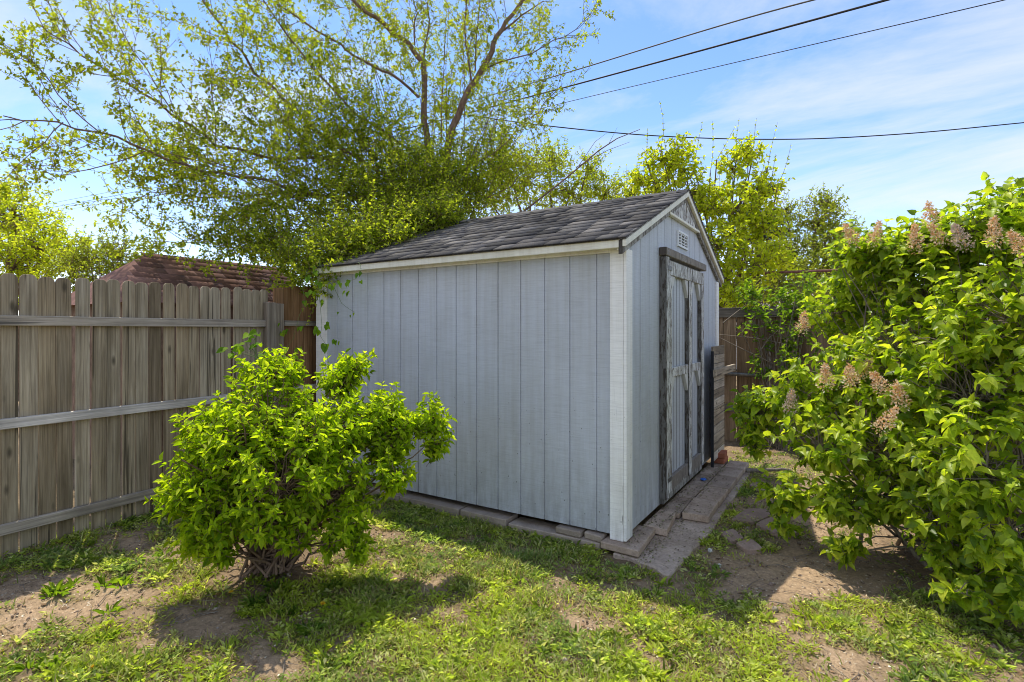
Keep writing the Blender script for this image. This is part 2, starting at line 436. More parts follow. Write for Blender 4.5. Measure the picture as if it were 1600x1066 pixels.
class Plant:
    def __init__(self): self.tv = []; self.tf = []; self.nt = 0; self.P = []; self.D = []; self.U = []; self.L = []; self.C = []
    def tube(self, pts, r0, r1, sides=5):
        pts = np.asarray(pts, float); n = len(pts)
        rad = np.linspace(r0, r1, n) if np.ndim(r0) == 0 else np.asarray(r0)
        t = np.gradient(pts, axis=0); t = unit(t)
        ref = np.array([.13, .27, .95]) if abs(t[:, 2]).mean() < .8 else np.array([.95, .2, .1])
        a = unit(np.cross(t, ref)); b = np.cross(t, a)
        ang = np.arange(sides) * 2 * PI / sides
        ring = pts[:, None, :] + rad[:, None, None] * (np.cos(ang)[None, :, None] * a[:, None, :] + np.sin(ang)[None, :, None] * b[:, None, :])
        i = np.arange(n - 1)[:, None] * sides; j = np.arange(sides)[None]; j2 = (j + 1) % sides
        f = np.stack([i + j, i + j2, i + sides + j2, i + sides + j], -1).reshape(-1, 4) + self.nt
        self.tv.append(ring.reshape(-1, 3)); self.tf.append(f); self.nt += n * sides
    def leaf(self, p, d, u, L, c):
        self.P.append(p); self.D.append(d); self.U.append(u); self.L.append(L); self.C.append(c)
    def build_wood(self, name, mat, parent):
        if self.nt: return mesh_np(name, np.concatenate(self.tv), np.concatenate(self.tf), mat, parent, smooth=True)
    def build_leaves(self, name, mat, parent, kind='oval', W=.55):
        n = len(self.P)
        if n: return leaves_mesh(name, np.array(self.P), np.array(self.D), np.array(self.U), np.array(self.L), W * RNG.uniform(.8, 1.2, n), kind, np.array(self.C), mat, parent)

def rv(s=1.0): return RNG.normal(size=3) * s
UP = np.array([0, 0, 1.0])
def bez(a, b, c, n=7):
    t = np.linspace(0, 1, n)[:, None]
    return (1 - t) ** 2 * np.asarray(a) + 2 * t * (1 - t) * np.asarray(b) + t ** 2 * np.asarray(c)
def wob(pts, s):
    pts = np.array(pts, float); k = RNG.normal(size=pts.shape) * s; k[0] = 0; return pts + k
def pick(pal):
    """leaf colour from a palette of (r,g,b) with jitter"""
    a = pal[int(RNG.integers(len(pal)))]; b = pal[int(RNG.integers(len(pal)))]
    t = RNG.random(); j = RNG.uniform(.82, 1.2)
    return (np.array(a) * t + np.array(b) * (1 - t)) * j

def shoot(pl, p, ax, length, nodes, L, pal, r=.002, droop=.15, whorl=2, start=.15, spread=.9, flat=.35):
    """a leafy shoot ending at p + ax*length"""
    ax = unit(ax); tip = p + ax * length
    mid = p + ax * length * .5 + rv(.06 * length)
    pts = bez(p, mid, tip, 4)
    pl.tube(pts, r, r * .4, 3)
    perp = unit(np.cross(ax, UP + rv(.3)))
    q = np.cross(ax, perp)
    for k in range(nodes):
        t = start + (1 - start) * (k + .5 * RNG.random()) / nodes
        base = (1 - t) ** 2 * p + 2 * t * (1 - t) * mid + t * t * tip
        a0 = (k % 2) * PI / 2 + RNG.uniform(-.6, .6)
        for w in range(whorl):
            a = a0 + w * 2 * PI / whorl
            side = perp * math.cos(a) + q * math.sin(a)
            d = ax * (.35 + .5 * t) + side * spread - UP * droop * RNG.uniform(.3, 2.2) + rv(.28)
            u = UP * (1 - flat) + ax * flat + rv(.45)
            pl.leaf(base, d, u, L * RNG.uniform(.5, 1.3) * (1.05 - .35 * t), pick(pal))

def shrub(pl, base, blobs, L, pal, stem_r=.012, nodes=5, slen=.14, droop=.15, stem_frac=.22, base_spread=.08, inner=.5, upw=.35, leafkind=None, whorl=2, arch=.35):
    base = np.array(base, float)
    for (c, r, n) in blobs:
        c = np.array(c); rr = np.array(r) if np.ndim(r) else np.array([r, r, r * .9])
        hub = c - np.array([0, 0, rr[2] * .3])
        for k in range(n):
            d = unit(rv()); f = inner + (1 - inner) * RNG.random() ** .6
            p = c + d * rr * f
            ax = unit(unit(p - c) * .6 + unit(p - base) * .5 + UP * upw + rv(.28))
            shoot(pl, p - ax * slen * .6, ax, slen * RNG.uniform(.7, 1.3), nodes, L, pal, droop=droop, whorl=whorl)
            if RNG.random() < stem_frac:
                s = base + np.array([RNG.normal() * base_spread, RNG.normal() * base_spread, 0])
                mid = s * .45 + p * .55 + UP * arch * np.linalg.norm(p - s) * .5 + rv(.05)
                mid = s + (mid - s) * .8
                pl.tube(wob(bez(s, mid, p, 8), .012), stem_r * RNG.uniform(.5, 1.1), .0025, 5)
            else:
                h = hub + rv(.12) * rr
                pl.tube(wob(bez(h, (h + p) / 2 + UP * .03, p, 5), .008), .004, .002, 3)

# ---------------------------------------------------------------- the shed
LX, WY, SL = 3.12, 2.92, .413          # length along x, width along y, roof slope
EZ, RY = 2.0, 1.46                      # eave edge height, ridge y
def rz(y): return EZ + SL * ((y + .125) if y <= RY else (2 * RY - y + .125))
shed = thing('garden_shed', 'pale blue grey wooden garden shed with white trim and dark shingled gable roof', 'shed', (-LX / 2, WY / 2, 0))

def grooved(a0, a1, first, step, fn, z0, ztop, g=.0055, dep=.009):
    """profile of a grooved sheet: fn(a, depth, z) -> point"""
    prof = [(a0, 0)]
    a = first
    while a < a1 - .03:
        if a > a0 + .03: prof += [(a - g, 0), (a - g * .6, dep), (a + g * .6, dep), (a + g, 0)]
        a += step
    prof.append((a1, 0))
    return prof
def wall(name, prof, fn, z0, ztop, extra=()):
    bm = bmesh.new(); pts = []
    # break long flats at extra positions so the top can follow the roof
    full = []
    for i, (a, d) in enumerate(prof):
        full.append((a, d))
        if i + 1 < len(prof):
            for e in extra:
                if a < e < prof[i + 1][0] and d == 0 and prof[i + 1][1] == 0: full.append((e, 0))
    lo = [bm.verts.new(fn(a, d, z0)) for a, d in full]; hi = [bm.verts.new(fn(a, d, ztop(a))) for a, d in full]
    for i in range(len(full) - 1): bm.faces.new((lo[i], lo[i + 1], hi[i + 1], hi[i]))
    bmesh.ops.translate(bm, verts=bm.verts[:], vec=-Vector(shed.location))
    me = bpy.data.meshes.new(name); bm.to_mesh(me); bm.free()
    return link_mesh(name, me, M['siding'], shed)
wall('wall', grooved(-LX + .01, -.004, -.200 - .2032 * 14, .2032, None, 0, 0), lambda a, d, z: (a, d, z), .03, lambda a: 1.985)
wall('wall', grooved(.004, WY - .004, .317 - .1985, .1985, None, 0, 0), lambda a, d, z: (-d, a, z), .03, lambda a: rz(a) - .03, (RY,))
wall('wall', grooved(.004, WY - .004, .15, .2, None, 0, 0), lambda a, d, z: (-LX + .004 + d, a, z), .03, lambda a: rz(a) - .03, (RY,))
wall('wall', grooved(-LX + .01, -.004, -LX + .2, .2032, None, 0, 0), lambda a, d, z: (a, WY - d, z), .03, lambda a: 1.985)

# corner boards, frieze, fascia
BM().box((-.097, -.021, .0), (-.001, -.001, 1.955), .003).build('corner_board', M['trim'], shed)
BM().box((.001, -.024, .006), (.021, .095, 1.945), .003).build('corner_board', M['trim'], shed)
BM().box((-LX - .015, -.021, .0), (-LX + .135, -.001, 1.955), .003).build('corner_board', M['trim'], shed)
BM().box((.001, WY - .085, .01), (.021, WY + .02, 1.945), .003).build('corner_board', M['trim'], shed)
BM().box((-LX + .002, -.026, 1.925), (-.002, -.003, 1.981), .003).build('frieze_board', M['trim'], shed)
BM().box((-LX - .04, -.118, 1.938), (.012, -.098, 1.992), .003).build('fascia', M['cream'], shed)
BM().box((-LX - .035, -.0975, 1.972), (.008, -.0265, 1.984)).build('soffit', M['cream'], shed)
BM().box((-LX - .04, WY + .098, 1.938), (.012, WY + .118, 1.992), .003).build('fascia', M['cream'], shed)
BM().box((-.016, -.0975, 1.925), (.02, -.027, 1.969), .003).build('corner_block', M['trim'], shed)

# roof deck and shingles
X0, X1 = -LX - .06, .062
roof = BM()
roof.prism([(-.128, rz(-.125) - .012), (RY, rz(RY) - .012), (2 * RY + .128, rz(-.125) - .012), (2 * RY + .128, rz(-.125) - .002), (RY, rz(RY) - .002), (-.128, rz(-.125) - .002)], 0, X0 + .004, X1 - .004)
roof_o = roof.build('roof', M['rake'], shed)
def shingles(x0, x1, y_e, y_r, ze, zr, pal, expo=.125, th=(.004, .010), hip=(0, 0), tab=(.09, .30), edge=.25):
    """courses of tabs from eave (y_e, ze) to ridge (y_r, zr)"""
    V = []; F = []; C = []
    run = math.hypot(y_r - y_e, zr - ze); nc = int(math.ceil(run / expo))
    sy, sz = (y_r - y_e) / run, (zr - ze) / run
    ny, nz = -sz * (1 if sy > 0 else -1), abs(sy)
    for k in range(nc):
        s0 = k * expo - (.012 if k == 0 else 0); s1 = min(run, (k + 1) * expo + .02)
        f_ = (s0 / run); xa0 = x0 + hip[0] * f_; xb0 = x1 - hip[1] * f_
        x = xa0 - RNG.random() * .1
        row = RNG.uniform(.88, 1.12)
        while x < xb0:
            w = RNG.uniform(*tab); a = max(x, xa0); b = min(x + w, xb0); x += w
            if b - a < .01: continue
            t = RNG.uniform(*th); ss = s0 + RNG.uniform(-.004, .004)
            def P(xx, s, h): return (xx, y_e + sy * s + ny * h, ze + sz * s + nz * h)
            i = len(V)
            lift = .002 + t
            V += [P(a, ss, lift), P(b, ss, lift), P(b, s1, .002), P(a, s1, .002), P(a, ss, -.001), P(b, ss, -.001), P(b, s1, -.001), P(a, s1, -.001)]
            F += [(i, i + 1, i + 2, i + 3), (i + 4, i + 5, i + 1, i), (i + 4, i, i + 3, i + 7), (i + 1, i + 5, i + 6, i + 2)]
            c = np.array(pal[int(RNG.integers(len(pal)))]) * RNG.uniform(.8, 1.2) * row
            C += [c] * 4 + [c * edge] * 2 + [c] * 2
    return V, F, C
CH = [(.095, .088, .085), (.14, .132, .128), (.05, .048, .05), (.20, .185, .175), (.11, .102, .10)]
for sgn in (0, 1):
    ye = -.128 if sgn == 0 else 2 * RY + .128
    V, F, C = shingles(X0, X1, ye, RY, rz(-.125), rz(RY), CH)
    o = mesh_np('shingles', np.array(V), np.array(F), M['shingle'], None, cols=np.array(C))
    o.data.transform(Matrix.Translation(-Vector(shed.location))); o.parent = roof_o
rc = []
V = []; F = []; C = []
x = X0
while x < X1:
    e = min(x + .15, X1); i = len(V); c = np.array(CH[int(RNG.integers(5))]) * .9
    for xx, h in ((x, .012), (e + .02 if e < X1 else e, .006)):
        V += [(xx, RY - .12, rz(RY - .12) + h), (xx, RY - .03, rz(RY) - .007 + h), (xx, RY + .03, rz(RY) - .007 + h), (xx, RY + .12, rz(RY - .12) + h)]
    for k in range(3): F.append((i + k, i + k + 1, i + 5 + k, i + 4 + k))
    C += [c] * 8; x = e
o = mesh_np('ridge_cap', np.array(V), np.array(F), M['shingle'], None, cols=np.array(C)); o.data.transform(Matrix.Translation(-Vector(shed.location))); o.parent = roof_o

# rake boards on the gable facing right: a thin pale strip under the shingles, a wide weathered board behind it, darkened in colour for its shadow
def rake(y0, y1, top, h, xa, xb, mat, name):
    z0, z1 = rz(y0), rz(y1)
    BM().prism([(y0, z0 - top - h), (y1, z1 - top - h), (y1, z1 - top), (y0, z0 - top)], 0, xa, xb, .002).build(name, M[mat], shed)
rake(-.122, RY - .001, .014, .045, .030, .054, 'cream', 'rake_strip')
rake(RY + .001, 2 * RY + .122, .014, .045, .030, .054, 'cream', 'rake_strip')
rake(-.119, RY - .001, .016, .092, .002, .0295, 'rake', 'rake_board')
rake(RY + .001, 2 * RY + .119, .016, .092, .002, .0295, 'rake', 'rake_board')
zb = 2.372
hy = (rz(RY) - .11 - zb) / SL
BM().prism([(RY - hy, zb), (RY + hy, zb), (RY, zb + hy * SL)], 0, .004, .026, .002).build('gable_board', M['peel'], shed)
BM().box((.002, RY - hy - .09, zb - .024), (.036, RY + hy + .09, zb - .001), .003).build('gable_ledge', M['cream'], shed)

# gable vent
vent = BM()
vy0, vy1, vz0, vz1 = 1.27, 1.60, 2.135, 2.275
for a in ((vy0, vz0, vy1, vz0 + .018), (vy0, vz1 - .018, vy1, vz1), (vy0, vz0 + .0181, vy0 + .02, vz1 - .0181), (vy1 - .02, vz0 + .0181, vy1, vz1 - .0181)):
    vent.box((.001, a[0], a[1]), (.016, a[2], a[3]))
vo = vent.build('gable_vent', M['white'], shed)
q = BM(); q.box((.0005, vy0 + .01, vz0 + .01), (.002, vy1 - .01, vz1 - .01)); b = q.build('vent_backing', M['void'], None); b.data.transform(Matrix.Translation(-Vector(shed.location))); b.parent = vo
q = BM()
for k in range(4):
    z = vz0 + .034 + k * .026; q.box((.003, vy0 + .0205, z), (.012, vy1 - .0205, z + .007), 0)
for k in (1, 2):
    y = vy0 + (vy1 - vy0) * k / 3; q.box((.0035, y - .009, vz0 + .0185), (.0145, y + .009, vz1 - .0185), 0)
b = q.build('louvres', M['white'], None); b.data.transform(Matrix.Translation(-Vector(shed.location))); b.parent = vo

# door: frame, header and two leaves with peeling trim
fr = BM().box((.001, .765, .075), (.058, .848, 1.985), .004).build('door_jamb', M['peel'], shed)
BM().box((.001, .75, 1.99), (.063, 2.12, 2.055), .005).build('door_header', M['peel_low'], shed)
BM().box((.001, .77, .035), (.034, 2.06, .098), .004).build('door_sill', M['rake'], shed)
def leaf_door(y0, y1, left_stile, right_stile):
    p = BM().box((.004, y0, .105), (.016, y1, 1.962)).build('door_leaf', M['siding'], shed)
    def tr(name, mn, mx, mat, bev=.003):
        b = BM().box(mn, mx, bev).build(name, M[mat], None); b.data.transform(Matrix.Translation(-Vector(shed.location))); b.parent = p
    a, b_ = y0, y1
    if left_stile: tr('stile', (.017, y0, .104), (.052, y0 + left_stile, 1.845), 'peel'); a = y0 + left_stile
    if right_stile: tr('stile', (.017, y1 - right_stile, .1045), (.055, y1, 1.846), 'peel'); b_ = y1 - right_stile
    tr('top_rail', (.017, y0 + .002, 1.8475), (.056, y1 - .002, 1.961), 'peel')
    tr('middle_rail', (.017, a + .001, 1.022), (.050, b_ - .001, 1.098), 'peel')
    tr('bottom_rail', (.017, a + .001, .106), (.048, b_ - .001, .215), 'peel_low')
    for zt in (1.8455, 1.0205):
        for side in ((a, 1), (b_, -1)):
            y, s = side
            t = BM(); t.prism([(y + .002 * s, zt - .155), (y + .115 * s, zt), (y + .002 * s, zt)], 0, .0175, .046, .002)
            b = t.build('corner_bracket', M['peel_high'], None); b.data.transform(Matrix.Translation(-Vector(shed.location))); b.parent = p
    g = BM()
    for yy in np.arange(a + .06, b_ - .03, .1015):
        g.box((.0161, yy - .004, .22), (.0166, yy + .004, 1.84))
    b = g.build('groove', M['void'], None); b.data.transform(Matrix.Translation(-Vector(shed.location))); b.parent = p
leaf_door(.852, 1.578, .088, .108)
leaf_door(1.584, 2.045, 0, .102)
for z in (1.88, .2):
    BM().box((.0585, .80, z), (.0615, .90, z + .035), .001).build('hinge', M['steel'], shed)

# ---------------------------------------------------------------- pavers round the shed
def slab_poly(name, poly, z0, z1, mat, label, cat, group=None, bev=.006, tilt=None):
    c = np.mean(np.array(poly), 0); loc = (c[0], c[1], z0)
    b = BM(); b.prism(poly, 2, z0, z1, bev)
    o = b.build_at(name, M[mat], loc)
    if tilt: o.rotation_euler = tilt
    return tag(o, label, cat, group)
slab_poly('concrete_slab', SLAB, -.14, -.058, 'slab', 'low worn concrete slab lying under the pavers beside the shed door', 'slab', None, .008)
gp = 'tan pavers laid along the shed door wall'
slab_poly('corner_paver', [(-.14, -.082), (.128, -.095), (.098, .345), (-.12, .35)], -.05, -.003, 'paver', 'front corner paver under the white shed corner post', 'paver', gp)
slab_poly('paver', [(.004, .365), (.178, .358), (.13, .760), (.006, .757)], -.05, .0, 'paver', 'skewed paver just behind the front corner paver, overhanging the slab', 'paver', gp, .005, (0, .02, 0))
rows = [(.766, 1.176), (1.186, 1.590), (1.602, 2.02), (2.03, 2.40), (2.41, 2.745)]
inner_l = ['paver against the shed wall at the near edge of the door', 'debris covered paver against the middle of the door', 'paver against the shed wall with the blue scrap on it', 'paver against the shed wall past the door', 'last paver of the wall row, below the red bricks']
outer_l = ['raised front paver of the outer row, jutting over the slab', 'second paver of the outer row from the front', 'third paver of the outer row, dirt along its joint', 'fourth paver of the outer row, near the lilac sprig', 'farthest paver of the outer row, beside the bricks']
for k, (a, b_) in enumerate(rows):
    j = RNG.uniform(-.006, .006, 4)
    slab_poly('paver', [(.006, a + j[0]), (.155, a + j[1]), (.155, b_), (.006, b_)], -.05, -.006 + .003 * RNG.normal(), 'paver', inner_l[k], 'paver', gp, .005)
    o = slab_poly('paver', [(.168, a + j[2] + .02), (.362, a + j[3] + .03), (.36, b_ + .012), (.166, b_ + .015)], -.052, .0 + .003 * RNG.normal(), 'paver', outer_l[k], 'paver', gp, .006, ((.012, .02, .015) if k == 0 else None))
ge = 'edging pavers along the shed front wall'
el = ['edging paver farthest along the front wall, by the lilac', 'edging paver beside the lilac drooping branch', 'long edging paver below the middle of the front wall', 'edging paver right of the middle of the front wall', 'low edging paver beneath the two small stacked blocks']
ex = [(-2.72, -2.15), (-2.14, -1.99), (-1.985, -1.35), (-1.335, -.915), (-.885, -.10)]
ex = [(-2.75, -2.36), (-2.35, -1.99), (-1.98, -1.35), (-1.335, -.905), (-.885, -.155)]
for k, (a, b_) in enumerate(ex):
    z = -.012 if k < 4 else -.034
    slab_poly('edging_paver', [(a, -.058 + RNG.uniform(-.006, .006)), (b_, -.056 + RNG.uniform(-.006, .006)), (b_, .12), (a, .12)], -.10, z, 'edging', el[k], 'paver', ge, .005)
slab_poly('paver_block', [(-.50, -.040), (-.305, -.043), (-.30, .06), (-.50, .06)], -.033, .012, 'edging', 'small grey block on the edging, the one farther from the shed corner', 'paver', ge, .008)
slab_poly('paver_block', [(-.285, -.022), (-.142, -.046), (-.142, .06), (-.285, .06)], -.033, .014, 'edging', 'small grey block on the edging next to the white shed corner', 'paver', ge, .008)

gf = 'flagstones sunk in the dirt path'
def flag(poly, label):
    c = np.mean(np.array(poly), 0); z = float(gz(c[0], c[1])) + .020
    c = np.array(c); big = []
    n = len(poly)
    for i in range(n):
        a = np.array(poly[i]); b = np.array(poly[(i + 1) % n])
        for t in (0, .33, .66):
            p = a * (1 - t) + b * t; p = c + (p - c) * (1 + (.05 if t else -.06) * RNG.uniform(.2, 1.2)); big.append(tuple(p))
    slab_poly('flagstone', big, z - .05, z + .014, 'flag', label, 'flagstone', gf, .006)
flag([(.49, .96), (.55, 1.29), (.69, 1.38), (.74, 1.25), (.66, 1.00)], 'wide pinkish flagstone nearest the raised outer paver')
flag([(.665, .96), (.745, 1.20), (.96, 1.0), (.93, .86), (.80, .84)], 'pinkish flagstone right of the widest one, under the hanging lilac sprig')
flag([(.48, .64), (.54, .79), (.64, .64), (.57, .52)], 'small rounded flagstone closest to the slab')
flag([(.46, 2.05), (.55, 2.24), (.66, 2.10), (.58, 1.86)], 'small reddish flagstone farthest up the dirt path')
flag([(.60, .52), (.68, .66), (.78, .52), (.70, .42)], 'small pale flagstone half buried beside grass in the shed shadow')

# two red bricks, blue scrap, leaning panel
for z0, nm in ((-.006, 'lower of the two red bricks stacked by the shed'), (.052, 'upper of the two red bricks stacked by the shed')):
    b = BM(); b.box((.055, 2.52, z0 + .002), (.155, 2.72, z0 + .057), .004)
    o = b.build_at('brick', M['brick'], (.105, 2.62, z0)); o.rotation_euler = (0, 0, .06 if z0 > 0 else -.03)
    tag(o, nm, 'brick', 'red bricks by the leaning panel')
b = bmesh.new()
bmesh.ops.create_icosphere(b, subdivisions=2, radius=.028)
for v in b.verts: v.co = Vector((v.co.x * 1.0 + .004 * math.sin(v.co.y * 200), v.co.y * 1.5, max(v.co.z * .32, -.003) + .003 * math.sin(v.co.x * 260)))
me = bpy.data.meshes.new('plastic_scrap'); b.to_mesh(me); b.free()
tag(link_mesh('plastic_scrap', me, M['blue'], None, (.105, 1.80, .004)), 'small crumpled blue plastic scrap lying on the pavers', 'litter')

pan = thing('slatted_panel', 'grey slatted wooden panel leaning on the shed gable wall behind the door', 'panel', (.08, 2.6, .0))
z = .06
while z < 1.17:
    BM().box((.072, 2.29, z), (.094, 2.86, z + .086), .003).build('slat', M['slat_y'], pan); z += .091
BM().box((.072, 2.272, .01), (.0995, 2.288, 1.19), .002).build('edge_board', M['dark'], pan)
BM().box((.0945, 2.262, .925), (.124, 3.36, 1.005), .004).build('batten', M['slat_y'], pan)
BM().box((.045, 2.75, .02), (.0715, 2.83, 1.18), .003).build('back_post', M['slat_y'], pan)
pan.rotation_euler = (0, 0, 0)

# ---------------------------------------------------------------- left fence
def picket_mesh(name, w, h, th=.012, z0=-.12, round_=True):
    b = BM(); k = w / 2
    top = [(-k, h - .034), (-k * .9, h - .018), (-k * .68, h - .005), (-k * .42, h), (k * .42, h), (k * .68, h - .005), (k * .9, h - .018), (k, h - .034)] if round_ else [(-k, h), (k, h)]
    poly = [(-k, z0)] + top + [(k, z0)]
    b.prism(poly, 0, 0, -th, .0015)
    me = bpy.data.meshes.new(name); b.bm.to_mesh(me); b.bm.free(); return me
fence = thing('wooden_fence', 'weathered grey brown picket fence with three rails on the left', 'fence', (-3.03, -2.34, 0), .0848)
for k in range(-14, 20):
    w = .085 + RNG.uniform(-.004, .005); y = .048 + k * .0938
    me = picket_mesh('picket', w, 1.745 + (.0012 * k) + RNG.uniform(-.008, .01)); o = link_mesh('picket', me, M['picket'], fence)
    o.location = (-.002 + RNG.uniform(-.003, .001), y, 0); o.rotation_euler = (0, RNG.uniform(-.004, .004), RNG.uniform(-.02, .02)); o.rotation_euler.x = RNG.normal() * .0035
def rail(z0, z1, y0, y1, par, mat='rail', th=.036):
    b = BM(); b.box((.0005, y0, -.031), (th, y1, .031), .003); o = b.build('rail', M[mat], par, False)
    o.location = (0, 0, z0); o.rotation_euler = (math.atan((z1 - z0) / (y1 - y0)), 0, 0)
rail(1.462, 1.463, -1.3, 1.86, fence); rail(.842, .831, -1.3, 1.86, fence); rail(.21, .180, -1.3, 1.86, fence)
p_ = BM(); p_.box((.001, 1.803, -.1), (.055, 1.896, 1.655), .004); p_.build('post', M['post'], fence, False)
p_ = BM(); p_.box((.002, 1.8975, -.1), (.052, 1.985, 1.648), .004); p_.build('post', M['post'], fence, False)

fence2 = thing('cedar_fence', 'newer orange brown cedar fence section between grey post and shed', 'fence', (-3.19, -.44, 0), .0848)
y = .02
for k in range(9):
    w = RNG.uniform(.088, .118); me = picket_mesh('picket', w, 1.80 + .012 * k + RNG.uniform(-.006, .006), round_=False)
    o = link_mesh('picket', me, M['picket_new'], fence2); o.location = (-.02, y + w / 2, 0); y += w + .004
b = BM(); b.box((-.0195, .11, 1.445), (.018, .96, 1.495), .003); b.build('rail', M['rail'], fence2, False)
b = BM(); b.box((-.0195, .11, .82), (.018, .96, .87), .003); b.build('rail', M['rail'], fence2, False)

# ---------------------------------------------------------------- back fence
bf = thing('back_fence', 'dark brown board fence in shadow at the back behind the shed', 'fence', (1.6, 4.2, 0))
x = -3.2
while x < 4.6:
    w = RNG.uniform(.125, .142)
    b = BM(); b.box((x, 4.2, -.1), (x + w, 4.216, 1.695 + RNG.uniform(-.008, .008)), .002)
    me = b.mesh('board', bf); o = link_mesh('board', me, M['picket_dark'], bf); x += w + (RNG.uniform(.003, .016) if RNG.random() < .7 else .001)
b = BM(); b.box((-3.2, 4.165, 1.575), (4.6, 4.199, 1.705), .003); b.build('top_board', M['rail_x'], bf)
b = BM(); b.box((-3.2, 4.165, .32), (4.6, 4.199, .41), .003); b.build('rail', M['rail_x'], bf)
pp = Plant(); pp.tube([(-.6, 4.14, .835), (.3, 4.14, .82), (.75, 4.14, .80)], .025, .025, 10); pp.tube([(-.6, 4.14, .835), (-.6, 4.14, -.1)], .025, .025, 8)
pp.build_wood('pipe_rail', M['steel'], bf)

# rusty frame with wire mesh beyond the back fence
rf = thing('mesh_frame', 'rusty pipe frame with wire mesh standing behind the back fence', 'frame', (.4, 5.2, 0))
pp = Plant(); pp.tube([(-.25, 5.2, 2.26), (1.9, 5.2, 2.21)], .02, .02, 8); pp.build_wood('top_rail', M['rust'], rf)
pp = Plant(); pp.tube([(-.143, 5.21, 0), (-.143, 5.21, 2.14)], .022, .022, 8); pp.build_wood('post', M['steel'], rf)
pp = Plant()
for k in range(36): pp.tube([(-.2 + k * .06, 5.2, .1), (-.2 + k * .06, 5.2, 2.22)], .0016, .0016, 3)
for k in range(21): pp.tube([(-.2, 5.2, .15 + k * .1), (1.9, 5.2, .15 + k * .1)], .0016, .0016, 3)
pp.build_wood('wire_mesh', M['steel'], rf)

# ---------------------------------------------------------------- neighbours
nb = thing('neighbour_shed', 'neighbouring outbuilding with steep red brown shingled roof beyond the left fence', 'shed', (-5.2, .1, 0))
nx0, nz0, nx1, nz1, ya, yb = -4.25, 1.66, -5.2, 2.235, -1.20, .85
ra, rb = -.62, .98
BM().box((-6.0, ya + .12, 0), (nx0 - .12, yb - .12, 1.66)).build('wall', M['bark'], nb)
q = bmesh.new(); vs = [q.verts.new(p) for p in ((nx0, ya, nz0), (nx0, yb, nz0), (-6.15, yb, nz0), (-6.15, ya, nz0), (nx1, ra, nz1), (nx1, rb, nz1))]
for f in ((0, 1, 5, 4), (1, 2, 5), (2, 3, 4, 5), (3, 0, 4), (3, 2, 1, 0)): q.faces.new([vs[i] for i in f])
bmesh.ops.translate(q, verts=q.verts[:], vec=-Vector(nb.location)); me = bpy.data.meshes.new('roof'); q.to_mesh(me); q.free(); rr = link_mesh('roof', me, M['red_base'], nb)
RD = [(.22, .12, .095), (.16, .085, .068), (.27, .15, .12), (.20, .11, .088)]
V, F, C = shingles(ya, yb, nx0, nx1, nz0 + .01, nz1 + .01, RD, .125, (.001, .003), (ra - ya, yb - rb), (.28, .36), .75)
V = [(v[1], v[0], v[2]) for v in V]          # the helper lays courses along x: turn them to run along y
o = mesh_np('shingles', np.array(V), np.array(F)[:, ::-1], M['red_shingle'], None, cols=np.array(C)); o.data.transform(Matrix.Translation(-Vector(nb.location))); o.parent = rr

nh = thing('neighbour_house', 'distant house with low pinkish grey roof seen over the back fence', 'house', (-1.2, 19.0, 0))
BM().box((-6, 17.2, 0), (4.5, 22, 2.1)).build('wall', M['stucco'], nh)
BM().prism([(16.7, 2.05), (22.5, 2.05), (19.6, 2.95)], 0, -6.4, 4.9).build('roof', M['pink_roof'], nh)

# ---------------------------------------------------------------- overhead wires
def wire(pts, r, label, mat='wire', name='overhead_wire'):
    pts = np.array(pts); t = np.linspace(0, 1, len(pts)); tt = np.linspace(0, 1, 60)
    q = np.vstack([2 * pts[0] - pts[1], pts, 2 * pts[-1] - pts[-2]]); P = []
    for i in range(len(pts) - 1):
        p0, p1, p2, p3 = q[i:i + 4]; d1 = np.linalg.norm(p2 - p1); m1 = (p2 - p0) / (np.linalg.norm(p2 - p0)) * d1; m2 = (p3 - p1) / np.linalg.norm(p3 - p1) * d1
        for t in np.linspace(0, 1, 14)[:13 if i < len(pts) - 2 else 14]:
            P.append((2 * t**3 - 3 * t**2 + 1) * p1 + (t**3 - 2 * t**2 + t) * m1 + (-2 * t**3 + 3 * t**2) * p2 + (t**3 - t**2) * m2)
    P = np.array(P)
    pl = Plant(); pl.tube(P, r, r, 6); o = mesh_np(name, pl.tv[0], pl.tf[0], M[mat], None, smooth=True, loc=tuple(P[35]))
    tag(o, label, 'wire', 'overhead utility wires')
wire([(2.32,4.36,5.36), (0.855,4.71,5.78), (-3.18,5.66,6.26), (-6.79,6.51,6.7), (-39.42,14.22,11.42), (-50.50,13.59,11.69), (-79.37,16.65,14.59), (-112.73,19.25,17.64)], .011, 'uppermost of the three sloping overhead wires, mid grey', 'wire_grey')
wire([(2.92,4.22,5.27), (1.65,4.52,5.42), (-3.81,5.81,6.07), (-8.37,6.88,6.65), (-39.42,14.22,11.07), (-50.50,13.59,11.34), (-79.37,16.65,14.16), (-112.73,19.25,17.16)], .014, 'thickest dark overhead cable, second of the sloping wires', 'wire')
wire([(3.85,4.6,5.09), (2.77,4.85,5.22), (-2.97,6.21,5.96), (-9.09,7.66,6.69), (-42.46,15.54,11.37), (-50.50,13.59,10.93), (-79.37,16.65,13.72), (-112.73,19.25,16.59)], .006, 'thin lowest of the three sloping overhead wires', 'wire')
wire([(5.43,10.46,5.28), (4.03,10.16,5.29), (2.1,8.95,5.08), (0.282,7.8,4.98), (-1.74,6.52,5.04), (-3.67,5.3,5.25), (-5.09,4.41,5.49)], .010, 'single sagging overhead wire crossing below the sloping wires', 'wire')

